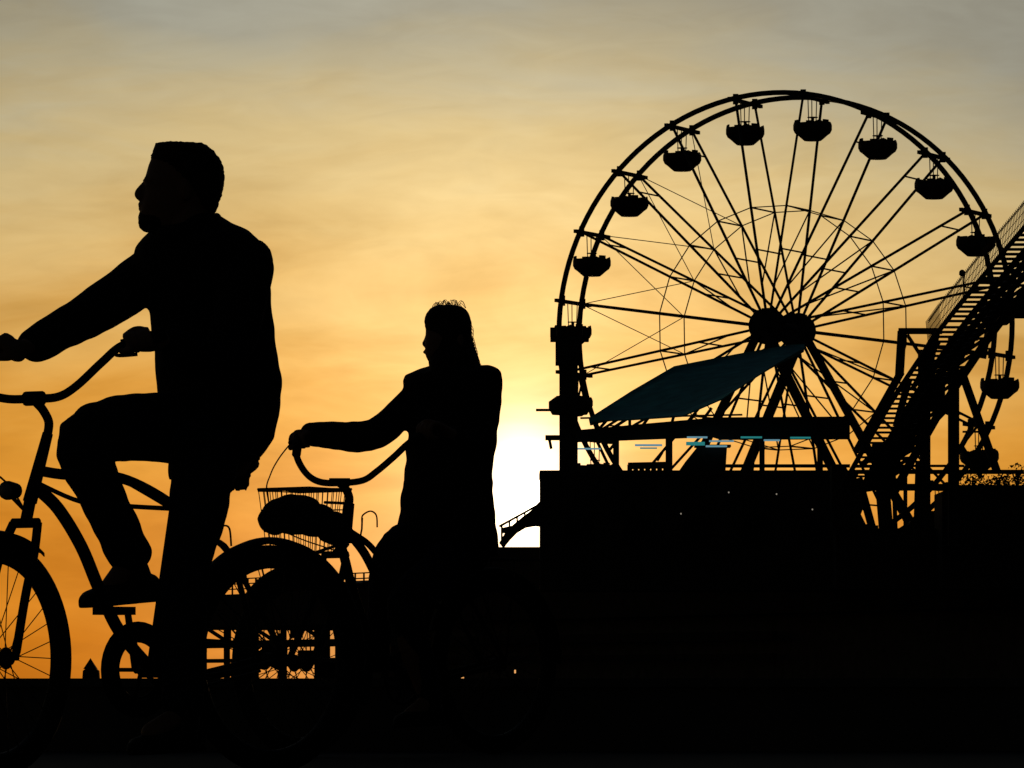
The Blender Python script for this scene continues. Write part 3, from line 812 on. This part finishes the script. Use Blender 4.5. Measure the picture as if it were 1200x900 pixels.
for k in (6, 7, 8, 9):
    tube(m, [FW(RW, angs[k], -G), FW(6.8, angs[k + 1], -G * 1.25)], .026, 5); tube(m, [FW(RW, angs[k + 1], -G), FW(6.8, angs[k], -G * 1.25)], .026, 5)
m.build('tie_rod', M['wheelsteel'], fw)
for s in (1, -1):     # hub drums
    m = MB(); c = C + ax * s * 2.25
    tube(m, [c - ax * .55, c + ax * .55], .93, 28, sm=False); tube(m, [c + ax * s * .5, c + ax * s * .72], .45, 20, sm=False)
    for k in range(20):
        q = FW(.93, angs[k], s * 2.25); beam(m, q - ax * .3, q + ax * .3, .16, .16)
    m.build('hub', M['rimpaint'], fw)
m = MB(); tube(m, [C - ax * 3.4, C + ax * 3.4], .32, 16); m.build('axle', M['rimpaint'], fw)
for s in (1, -1):
    for k, dx in ((0, -4.6), (1, 5.3)):
        m = MB(); top = C + ax * s * 3.15; bot = V((C.x, C.y, 6.2)) + uu * dx * 1.45 + ax * s * 4.3
        beam(m, top, bot, .42, .42); m.build('support_leg', M['rimpaint'], fw)
    m = MB(); z = (6.2 + 2.5)
    beam(m, V((C.x, C.y, z)) - uu * 6 + ax * s * 4.1, V((C.x, C.y, z)) + uu * 6.8 + ax * s * 4.1, .3, .3)
    m.build('leg_tie', M['rimpaint'], fw)
m = MB(); box(m, (C.x, C.y, 6.2), 15, 9.5, .35, -YAW); m.build('base_platform', M['wall'], fw)
# gondolas
def gondola_mesh(root, p, tw):
    m = MB(); n = 24; vs = []
    prof = [(.25, -2.42), (.48, -2.41), (.64, -2.28), (.82, -2.12), (1.0, -1.99), (1.09, -1.80), (1.09, -1.54), (1.05, -1.44), (.98, -1.44), (.95, -1.7), (.7, -1.95), (.25, -2.1)]
    fs = []
    for r, z in prof:
        for k in range(n):
            a = 2 * PI * k / n; zz = z
            if z > -1.5: zz = z + .14 * max(0, math.cos(4 * a)) ** 2
            vs.append(p + V((math.cos(a + tw) * r, math.sin(a + tw) * r, zz)))
    for i in range(len(prof) - 1):
        for k in range(n): fs.append((i * n + k, i * n + (k + 1) % n, (i + 1) * n + (k + 1) % n, (i + 1) * n + k))
    fs.append(tuple(range(n - 1, -1, -1))); fs.append(tuple((len(prof) - 1) * n + k for k in range(n)))
    m.add(vs, fs, False)
    for k in range(6):      # seat backs
        a = tw + 2 * PI * k / 6; c = p + V((math.cos(a) * .95, math.sin(a) * .95, -1.75))
        box(m, c, .10, .42, .40 + .08 * (k % 2), a)
    g = m.build('gondola', M['tub'], root)
    m = MB()
    for q in (-.42, 0.08, .48): 
        tube(m, [p + ax * q * 1.5 + UP * 0, p + ax * q * 1.2 + UP * -1.7], .030, 6)
    tube(m, [p - UP * 2.0, p - UP * 1.1], .09, 8); tube(m, [p - UP * 1.12, p - UP * 1.08], .3, 14)
    m.build('hanger', M['wheelsteel'], g)
for i, a in enumerate(angs):
    tw = random.uniform(-.4, .4)
    gondola_mesh(fw, FW(RW - .1, a, 0) , tw)

# ------------------------------------------------------------------ pier
A0 = V((31.0, 137.0 * K, 0)); A1 = V((-22.6, 200.5 * K, 0))         # front edge of the deck
pd = (A1 - A0).normalized(); pn = V((-pd.y, pd.x, 0)); pn = -pn if pn.y < 0 else pn
pn = V((pd.y, -pd.x, 0)); 
if pn.y < 0: pn = -pn
DZ = 6.2; LEN = (A1 - A0).length
pier = thing('pier', 'long dark timber pier on many piles running out along the beach', 'pier', (A0 + A1) * .5)
def PR(t, w, z): return A0 + pd * t + pn * w + V((0, 0, z))
m = MB()
prism(m, [PR(-60, 0, DZ - .5), PR(LEN, 0, DZ - .5), PR(LEN, 12, DZ - .5), PR(48, 14, DZ - .5), PR(44, 46, DZ - .5), PR(-60, 60, DZ - .5)], UP * .5)
m.build('deck', M['wood'], pier)
m = MB(); beam(m, PR(-60, .2, 4.95), PR(LEN - .2, .2, 4.95), .5, 2.0, up=UP); m.build('fascia', M['wood'], pier)
m = MB(); beam(m, PR(-60, 11, 5.0), PR(LEN - .2, 11.5, 5.0), .5, 1.2); m.build('fascia', M['wood'], pier)
t = LEN - .4; k = 0
while t > LEN - 34 and k < 20:
    m = MB()
    for w in (.8, 11):
        tube(m, [PR(t + random.uniform(-.2, .2), w, -1), PR(t, w, 5.3)], .24, 8)
    beam(m, PR(t, .2, 4.0), PR(t, 11.5, 4.0), .35, .4)
    m.build('pile_bent', M['wood'], pier); t -= random.choice((4.6, 5.0, 5.6, 6.2)); k += 1
m = MB()
for z, h in ((2.75, .5), (1.62, .28)):
    beam(m, PR(42, .45, z), PR(LEN, .45, z), .3, h)
m.build('brace', M['wood'], pier)
for j in range(6):
    m = MB(); t0 = LEN - 1 - j * 9
    beam(m, PR(t0, .7, 4.0), PR(t0 - 5, .7, 2.8), .2, .2); m.build('brace', M['wood'], pier)
def t_at(px):
    lo, hi = -60.0, LEN
    for _ in range(40):
        md = (lo + hi) / 2; q = PR(md, 1.4, 0)
        if 600 + F * q.x / q.y > px: lo = md
        else: hi = md
    return lo
m = MB(); tc = LEN - 27
def wall_seg(t0, t1, z0, z1): prism(m, [PR(t0, 1.4, z0), PR(t1, 1.4, z0), PR(t1, 1.47, z0), PR(t0, 1.47, z0)], UP * (z1 - z0))
for px, w_, y0, y1 in ((408, 5, 742, 752), (427, 4, 786, 795), (445, 3, 745, 752), (465, 4, 780, 789), (486, 4.5, 769, 776), (511, 4, 795.5, 800), (541, 3.5, 793, 799), (603, 1.2, 785, 789)):
    ta, tb = t_at(px - w_ / 2 - 1), t_at(px + w_ / 2 + 1); D_ = PR(ta, 1.4, 0).y
    wall_seg(ta, tc, -.5, 5.1)
    if ta > tc: continue
    zz0, zz1 = Q(px, y1, D_).z, Q(px, y0, D_).z
    wall_seg(tb, ta, -.5, zz0); wall_seg(tb, ta, zz1, 5.1); tc = tb
wall_seg(-60, tc, -.5, 5.1)
for px, w_, y0, y1 in ((268, 6, 730, 758), (280, 14, 748, 776), (300, 7, 733, 800), (331, 9, 742, 800), (322, 30, 752, 768), (346, 10, 733, 748), (381, 12, 733, 776), (384, 18, 776, 803), (394, 5, 742, 748), (360, 22, 762, 776), (275, 9, 785, 800)):
    tt = t_at(px); D_ = PR(tt, .9, 0).y; pm = MB(); a_ = Q(px - w_ / 2, y1, D_); b_ = Q(px + w_ / 2, y0, D_)
    box(pm, ((a_.x + b_.x) / 2, D_, a_.z), b_.x - a_.x, .12, b_.z - a_.z); pm.build('panel', M['wood'], pier)
m.build('back_wall', M['conc'], pier)
for w, side in ((.1, 0),):
    m = MB()
    t = 44.0
    while t < LEN:
        beam(m, PR(t, w, DZ), PR(t, w, DZ + 1.05), .12, .12); t += 1.5
    for z in (.35, .7, 1.05): beam(m, PR(44, w, DZ + z), PR(LEN, w, DZ + z), .06, .08)
    m.build('railing', M['wood'], pier)

# small reddish stalls on the outer deck, seen through the wheels
def hut(name, label, t, w, L_, W_, H_, roof, mt, cat='stall', group='stalls on the outer pier deck'):
    c = PR(t, w, DZ); r = thing(name, label, cat, c, group)
    yaw = math.atan2(pd.y, pd.x)
    m = MB(); box(m, c, L_, W_, H_, yaw); m.build('wall', mt, r)
    m = MB()
    a, b_ = pd * (L_ / 2 + .25), pn * (W_ / 2 + .25); z0 = UP * (H_ + .003); z1 = UP * (H_ + roof)
    m.add([c - a - b_ + z0, c + a - b_ + z0, c + a + b_ + z0, c - a + b_ + z0, c - a * .9 + z1, c + a * .9 + z1],
          [(3, 2, 1, 0), (0, 1, 5, 4), (2, 3, 4, 5), (1, 2, 5), (3, 0, 4)])
    m.build('roof', M['wall'], r)
    m = MB(); q = c - pn * (W_ / 2 + .03) + UP * .9; box(m, q, L_ * .6, .06, H_ * .4, yaw); m.build('shutter', M['wood'], r)
    return r
hut('stall', 'leftmost low stall on the outer pier deck, seen through the man\'s rear wheel', LEN - 8, 4, 7, 2.6, .5, .35, M['redwall'])
hut('stall', 'reddish stall with a ridge roof on the pier, seen inside the woman\'s front wheel', LEN - 22, 4, 5, 2.6, .45, .3, M['redwall'])
hut('stall', 'dark stall on the pier deck behind the woman\'s knees', LEN - 33, 4, 8, 3, 1.2, .6, M['wall'])

# low building on the near deck, its flat roof carries the pavilion
bd = P(633, 797, 150); c0x, c1x = bd.x, P(1004, 797, 150).x
blg = thing('building', 'long flat-roofed dark building on the pier below the Ferris wheel', 'building', ((c0x + c1x) / 2, 150 * K, 6.2))
zt_ = P(700, 557.5, 150).z
m = MB(); box(m, ((c0x + c1x) / 2, 150 * K + 3, 5.0), c1x - c0x, 6, zt_ - 5.0); m.build('wall', M['wall'], blg)
m = MB(); box(m, ((c0x + c1x) / 2 + .02, 150 * K + 3, zt_ + .003), c1x - c0x + .1, 6.3, .28); m.build('roof', M['wall'], blg)
for i in range(5):
    m = MB(); x = c0x + 2 + i * 3.1
    box(m, (x, 150 * K - .03, 7.4), 1.7, .06, 1.5); w_ = m.build('window', M['wood'], blg)
    m = MB(); box(m, (x, 150 * K - .07, 7.52), 1.4, .02, 1.26); m.build('pane', M['rubber'], w_)
# roof terrace pavilion
DPV = 150.6
pv = thing('pavilion', 'open pavilion with thin posts on the flat roof below the wheel', 'pavilion', P(840, 552, DPV))
m = MB()
prism(m, [P(676, 504, DPV), P(760, 496, DPV), P(840, 489, DPV), P(996, 488, DPV), P(996, 514.5, DPV), P(845, 515, DPV), P(835, 512, DPV), P(676, 518, DPV)], V((0, .5, 0)))
m.build('roof_beam', M['wall'], pv)
for x, w_ in ((722, 7), (784, 8), (893, 6), (961, 6.5)):
    m = MB(); p = P(x, 556, DPV + .15); box(m, (p.x, p.y, zt_ + .283), w_ / 3340 * DPV, .3, P(x, 512, DPV).z - zt_ - .28); m.build('post', M['wall'], pv)
m = MB(); beam(m, P(848, 546, DPV), P(996, 546, DPV), .2, .18)
beam(m, P(680, 490, DPV + 1), P(870, 486, DPV + 1), .1, .1)
m.build('rail', M['wall'], pv)
m = MB()
for x0, y0, x1, y1 in ((700, 505, 716, 487), (716, 503, 738, 489), (738, 487, 738, 502), (752, 500, 762, 487), (787, 497, 790, 486), (806, 495, 816, 484), (822, 494, 834, 478), (700, 518, 718, 556), (712, 530, 722, 518), (776, 530, 770, 540)):
    m = MB(); beam(m, P(x0, y0, DPV + .5), P(x1, y1, DPV + .5), .16, .16); m.build('brace', M['wall'], pv)
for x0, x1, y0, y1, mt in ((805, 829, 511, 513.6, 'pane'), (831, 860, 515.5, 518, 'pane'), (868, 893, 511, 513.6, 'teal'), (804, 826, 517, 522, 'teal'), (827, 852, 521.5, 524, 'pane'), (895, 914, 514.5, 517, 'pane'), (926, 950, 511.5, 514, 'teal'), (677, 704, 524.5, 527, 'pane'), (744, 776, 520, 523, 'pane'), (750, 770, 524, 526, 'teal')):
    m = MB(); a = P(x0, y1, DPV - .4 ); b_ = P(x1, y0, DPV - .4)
    box(m, ((a.x + b_.x) / 2, a.y, min(a.z, b_.z)), b_.x - a.x, .02, abs(b_.z - a.z) * .85); m.build('glow_strip', M['glow_blue' if mt == 'pane' else 'glow_teal'], pv)  # pale strips brightened by added emission, no known lamp behind them
# shade sail
m = MB(); top = [P(690, 490, 146), P(740, 458, 149), P(790, 429, 151), P(862, 415, 152), P(925, 404, 152.4), P(943, 403, 152.4)]
bot = [P(694, 493, 145.5), P(742, 491, 144), P(800, 487, 142.5), P(846, 467, 142.5), P(900, 432, 146), P(941, 408, 150)]
def lerp_poly(pl, n):
    return [pl[i].lerp(pl[i + 1], q / n) for i in range(len(pl) - 1) for q in range(n)] + [pl[-1]]
t2, b2 = lerp_poly(top, 4), lerp_poly(bot, 4); KS = 8; vs = []; fs = []; nn = len(t2)
for j in range(KS + 1):
    for i in range(nn):
        q = t2[i].lerp(b2[i], j / KS); sag = math.sin(PI * j / KS) * .25; vs.append(q - UP * sag)
for j in range(KS):
    for i in range(nn - 1): a = j * nn + i; fs.append((a, a + 1, a + nn + 1, a + nn))
n0 = len(vs); vs += [v - UP * .07 for v in vs]; fs += [tuple(reversed([i + n0 for i in f])) for f in fs]
edge = [i for i in range(nn)] + [j * nn + nn - 1 for j in range(1, KS + 1)] + [KS * nn + i for i in range(nn - 2, -1, -1)] + [j * nn for j in range(KS - 1, 0, -1)]
for a, b_ in zip(edge, edge[1:] + edge[:1]): fs.append((a, b_, b_ + n0, a + n0))
m.add(vs, fs, True); sail = m.build('shade_sail', M['sail']); settle(sail)
tag(sail, 'dark teal canvas sail roof stretched in front of the Ferris wheel hub', 'canopy')
# small lamps on the dark buildings
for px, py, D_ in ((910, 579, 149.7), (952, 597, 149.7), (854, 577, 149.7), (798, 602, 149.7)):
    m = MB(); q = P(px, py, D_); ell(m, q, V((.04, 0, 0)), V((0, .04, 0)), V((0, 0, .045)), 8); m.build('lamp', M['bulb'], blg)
# tower
tw = thing('ride_tower', 'slim dark tower at the left edge of the Ferris wheel', 'tower', P(666, 557, 151))
m = MB(); DT = 153.5
for (xa, xb, y0, y1, dp) in ((655.5, 677, 428, 600, .95), (651, 679.5, 400, 428, 1.2)):
    a = P(xa, y1, DT); b_ = P(xb, y0, DT); box(m, ((a.x + b_.x) / 2, DT * K, a.z), b_.x - a.x, dp, b_.z - a.z - .003)
m.build('shaft', M['wall'], tw)
m = MB()
a = P(645, 400, DT); b_ = P(690, 391, DT); box(m, ((a.x + b_.x) / 2, DT * K, a.z), b_.x - a.x, 1.6, .26)
for s_ in (648, 686): q = P(s_, 390, DT); box(m, (q.x, DT * K, q.z - .2), .3, 1.4, .45)
m.build('cap', M['wall'], tw)
m = MB(); a = P(643, 486, DT); b_ = P(692, 464, DT); tube(m, [V(((a.x + b_.x) / 2, DT * K, a.z)), V(((a.x + b_.x) / 2, DT * K, a.z + .35)), V(((a.x + b_.x) / 2, DT * K, a.z + .7)), V(((a.x + b_.x) / 2, DT * K, b_.z))], [.95, 1.13, 1.13, .7], 20, sm=False)
beam(m, P(628, 480.5, DT), P(646, 480.5, DT), .14, .14); m.build('collar', M['wall'], tw)
m = MB(); beam(m, P(639, 513, DT), P(658, 513, DT), .3, .28); beam(m, P(644, 516, DT), P(646, 526, DT), .16, .16); m.build('bracket', M['wall'], tw)
m = MB(); beam(m, P(678, 440, DT), P(684, 465, DT), .12); beam(m, P(684, 440, DT), P(678, 465, DT), .12); beam(m, P(684, 437, DT), P(684, 475, DT), .1)
m.build('ladder', M['wheelsteel'], tw)
# people-like clutter on the roof terrace
terr = [(752, 9), (765, 7), (790, 6), (812, 10)]
m = MB(); prism(m, [P(792, 557, 150.4), P(804, 540, 150.4), P(817, 524, 150.4), P(852, 524, 150.4), P(850, 557, 150.4)], V((0, 1.2, 0)))
kb = m.build('wall', M['wall'], (kt := thing('kiosk', 'dark kiosk with one sloping side on the roof terrace under the sail', 'kiosk', P(825, 556, 150.8))))
m = MB(); beam(m, P(814, 523, 150.8), P(856, 523, 150.8), 1.5, .12); m.build('roof', M['wood'], kt)
m = MB()
for x in range(738, 782, 7): q = P(x, 556, 150.9); box(m, (q.x, q.y, zt_ + .283), .26, .2, (10 + random.uniform(-2, 1)) / 3340 * 150.9)
beam(m, P(736, 546, 150.9), P(782, 545, 150.9), .4, .35)
fn = m.build('planter_fence', M['wood']); settle(fn); tag(fn, 'low slatted fence on the roof terrace between the two left pavilion posts', 'fence')

# sloping gangway with a rail at the left of the building, crossing the sun
gw = thing('gangway', 'small sloping gangway with a thin handrail beside the setting sun', 'gangway', P(610, 640, 150))
m = MB(); prism(m, [P(x, y, 150.6) for x, y in ((585, 636), (592, 624), (601, 615), (613, 605), (624, 597), (636, 586), (636, 617), (627, 616), (616, 618), (606, 624), (598, 632), (590, 642))], V((0, 1.2, 0)))
m.build('ramp', M['wood'], gw)
m = MB(); beam(m, P(585, 617, 150.5), P(634, 590, 150.5), .12, .12)
for k in range(5): x = 588 + k * 9; beam(m, P(x, 636 - k * 7, 150.5), P(x, 615 - k * 5, 150.5), .1, .1)
beam(m, P(588, 622, 150.5), P(612, 617, 150.5), .35, .3)
m.build('handrail', M['wood'], gw)
m = MB(); prism(m, [P(633, 560, 150.4), P(633, 645, 150.4), P(618, 645, 150.4), P(620, 628, 150.4), P(633, 616, 150.4)][:0] or [P(634, 586, 150.4), P(628, 592, 150.4), P(634, 600, 150.4)], V((0, .4, 0))); m.build('bracket', M['wood'], gw)
# boxes/low wall carrying the black band right of the sun
m = MB(); a = P(545, 641, 154); b_ = P(660, 641, 154); box(m, ((a.x + b_.x) / 2, 154 * K + 1, 5.5), b_.x - a.x, 2, a.z - 5.5)
lw = m.build('low_wall', M['conc']); settle(lw); tag(lw, 'low dark wall on the pier under the setting sun', 'wall')
# ------------------------------------------------------------------ deck structures at the right
def mass(name, label, cat, pts, D, dep, mt, roof=True):
    c = P(sum(p[0] for p in pts) / len(pts), 797, D); r = thing(name, label, cat, (c.x, D * K, DZ))
    m = MB(); prism(m, [P(x, y, D) for x, y in pts], V((0, dep, 0))); m.build('wall', mt, r)
    if roof:
        m = MB(); ys = min(p[1] for p in pts); xs = [p[0] for p in pts if p[1] < ys + 12]
        beam(m, P(min(xs) - 2, ys - 1, D + dep / 2 / K), P(max(xs) + 2, ys - 1, D + dep / 2 / K), dep + .3, .12); m.build('roof', M['wood'], r)
    return r
mass('shop', 'dark shop block at the foot of the roller coaster, right edge', 'shop', [(1104, 690), (1104, 576), (1125, 573), (1230, 573), (1230, 690)], 141, 5, M['wall'])
mass('shed', 'low dark shed between the Ferris wheel legs and the roller coaster', 'shed', [(980, 690), (980, 623), (1110, 623), (1110, 690)], 143, 3, M['wall'])
mass('ticket_booth', 'small booth with a slanting roof right under the wheel legs', 'booth', [(975, 640), (975, 545), (992, 548), (1014, 590), (1008, 605), (990, 622), (990, 640)], 146, 2, M['wall'], False)
# foliage-like ragged plants along the shop roof
def shrub(px, py, w, h, D, label):
    m = MB(); c = P(px, py, D); s = D / 3340
    for k in range(220):
        a, b_, q = random.gauss(0, .45), random.uniform(-.4, .4), abs(random.gauss(0, .5))
        if abs(a) > 1: continue
        p = c + V((a * w * s, b_ * 1.0, min(q, 1) * h * s * (1 - .3 * abs(a))))
        d = V((random.uniform(-1, 1), random.uniform(-1, 1), random.uniform(-.3, 1))).normalized() * random.uniform(.12, .24); e = d.cross(V((random.random(), random.random(), .2))).normalized() * .07
        m.add([p - e, p + d * .5 - e * .2 + d * .2, p + d, p + e + d * .3], [(0, 1, 2, 3)])
    for k in range(5): tube(m, [c, c + V((random.uniform(-.5, .5) * w * s, 0, h * s * .6))], .03, 5)
    o = m.build('shrub', mat_leaf); settle(o); tag(o, label, 'shrub', 'shrubs on the shop roof')
mat_leaf = mat('dark_leaf', (.04, .06, .025), .9, spec=.1)
for px, w, h, lab in ((1140, 20, 22, 'leftmost ragged shrub on the shop roof, under the coaster brace'), (1168, 17, 20, 'ragged shrub on the shop roof, between its two neighbours'), (1192, 18, 28, 'rightmost ragged shrub on the shop roof, below the last gondola')):
    shrub(px, 572, w, h, 142.5, lab)
# ------------------------------------------------------------------ roller coaster lift hill
rc = thing('roller_coaster', 'steep roller coaster lift hill with a stairway climbing off the right edge', 'roller coaster', P(1110, 640, 138))
L1 = [(985, 575), (1003, 542), (1021, 511), (1045, 470), (1074, 426), (1104, 383), (1150, 326), (1200, 267), (1240, 219)]
def Lc(dx, dD=0, dy=0): return smooth_pts([P(x + dx, y + dy, 137 + dD) for x, y in L1], 5)
def band(m, line, w, h):
    for a, b_ in zip(line, line[1:]): beam(m, a, b_ + (b_ - a) * .03, w, h)
m = MB(); band(m, Lc(0), .15, .24); m.build('stringer', M['wall'], rc)
m = MB(); band(m, Lc(24, .2), .15, .30); m.build('stringer', M['wall'], rc)
m = MB()
def Lat(t, dx, dD):
    n = len(L1) - 1; i = min(int(t), n - 1); f = t - i
    return P(L1[i][0] * (1 - f) + L1[i + 1][0] * f + dx, L1[i][1] * (1 - f) + L1[i + 1][1] * f, 137 + dD)
acc_y = None; t = 0
while t < 8:
    a = Lat(t, 1, .0); i = min(int(t), 7); seg = abs(L1[i][1] - L1[i + 1][1])
    b_ = a + V((24 / 3340 * 137, .9, 0))
    beam(m, a, V((b_.x, a.y, a.z)), .9, .075); t += 5.6 / seg
m.build('stair_treads', M['wood'], rc)
m = MB(); band(m, Lc(36, 1.0), .16, .34); m.build('track_rail', M['wall'], rc)
m = MB(); band(m, Lc(47, 2.0), .16, .30); m.build('track_rail', M['wall'], rc)
m = MB(); band(m, Lc(64, 1.5), .22, .40); m.build('lower_chord', M['wall'], rc)
m = MB(); t = 0; k = 0
while t < 7.9:
    a = Lat(t, 24, .2); b_ = Lat(min(t + .12, 8), 50, 2.0); beam(m, a, b_, .17, .18)
    if k % 3 == 0: beam(m, Lat(t, 47, 2), Lat(t, 64, 1.5), .14, .14); beam(m, Lat(t, 47, 2), Lat(min(t + .5, 8), 64, 1.5), .14, .14)
    t += .13 ; k += 1
m.build('track_ties', M['wall'], rc)
# mesh side fence of the stairway
m = MB()
fx = lambda t: Lat(t, -1, -.1)
t = 4.5; k = 0
while t < 8:
    a = fx(t); beam(m, a, a + V((-.12, 0, 1.15)), .03, .03); t += .034
for q in (.3, .6, .9): 
    for a_, b_ in zip([fx(4.5 + j * .5) for j in range(7)], [fx(5 + j * .5) for j in range(7)]): beam(m, a_ + UP * q * 1.2, b_ + UP * q * 1.2, .03, .03)
m.build('mesh_fence', M['mesh'], rc)
m = MB()
for a_, b_ in zip([fx(4.5 + j * .5) for j in range(7)], [fx(5 + j * .5) for j in range(7)]): beam(m, a_ + UP * 1.16, b_ + UP * 1.16, .05, .05)
m.build('handrail', M['mesh'], rc)
def col(name, x0, y0, x1, y1, w, D=139.5):
    m = MB(); beam(m, P(x0, y0, D), P(x1, y1, D), w / 3340 * D, w / 3340 * D); m.build(name, M['wall'], rc)
for a in ((1117.5, 395, 1117.5, 640, 12.5), (1084, 455, 1084, 640, 12), (1182, 350, 1182, 372, 40), (1098, 440, 1098, 480, 18), (1030, 520, 1040, 640, 16), (1006, 560, 1028, 640, 9), (1077, 540, 1074, 640, 8), (1047, 545, 1050, 640, 5), (1061, 548, 1061, 640, 4.5)):
    col('column', *a)
for a in ((1127, 436, 1168, 552, 9), (1057, 388, 1054, 440, 10), (1056, 436, 1003, 530, 9), (1063, 392, 1094, 440, 4), (1094, 392, 1066, 440, 4), (1097, 390, 1080, 470, 9), (1070, 455, 1100, 400, 6), (1065, 445, 1050, 500, 8), (1010, 545, 1060, 500, 7), (1060, 530, 1118, 470, 7), (1082, 410, 1082, 460, 12), (1165, 348, 1152, 420, 7), (1125, 520, 1150, 560, 5), (1129, 520, 1145, 500, 3), (1040, 560, 1075, 620, 5), (1078, 600, 1050, 640, 6)):
    col('brace', *a)
for a in ((1053, 388, 1104, 388, 7), (1000, 546, 1130, 546, 3), (1128, 506, 1150, 506, 2.4), (1000, 553, 1200, 553, 5), (1035, 571, 1120, 571, 8), (1160, 366, 1215, 366, 12)):
    col('crossbeam', *a)
# sodium-like lamp head on its pole beside the stairway
lp = thing('lamp_post', 'small round lamp on a thin pole beside the coaster stairway', 'lamp', P(1129, 345, 136.5))
m = MB(); tube(m, [P(1129.5, 349, 136.6), P(1129.5, 323, 136.6)], .045, 6); beam(m, P(1129.5, 347, 136.6), P(1133, 347, 137.0), .06, .06); m.build('pole', M['wheelsteel'], lp)
m = MB(); ell(m, P(1127.5, 320, 136.6), V((.15, 0, 0)), V((0, .15, 0)), V((0, 0, .17)), 10); beam(m, P(1124, 322, 136.6), P(1131, 318, 136.6), .05, .05); m.build('lamp_head', M['wheelsteel'], lp)

# distant little hut on the sand, at the left
hd = thing('beach_hut', 'tiny far-off hut with a pointed roof on the beach, at the left', 'hut', P(106, 797, 240))
D = 240
m = MB(); prism(m, [P(96, 800, D), P(97, 786, D), P(101, 783, D), P(111, 783, D), P(115, 786, D), P(116, 800, D)], V((0, 1.5, 0))); m.build('wall', M['wood'], hd)
m = MB(); c = P(106, 797, D + .75 / K)
zz = lambda y: P(0, y, D).z
Dk = D * K
m.add([V((c.x - .55, Dk - .1, zz(784))), V((c.x + .55, Dk - .1, zz(784))), V((c.x + .55, Dk + 1.6, zz(784))), V((c.x - .55, Dk + 1.6, zz(784))), V((c.x, Dk + .75, zz(771)))], [(3, 2, 1, 0), (0, 1, 4), (1, 2, 4), (2, 3, 4), (3, 0, 4)])
m.build('roof', M['wood'], hd)
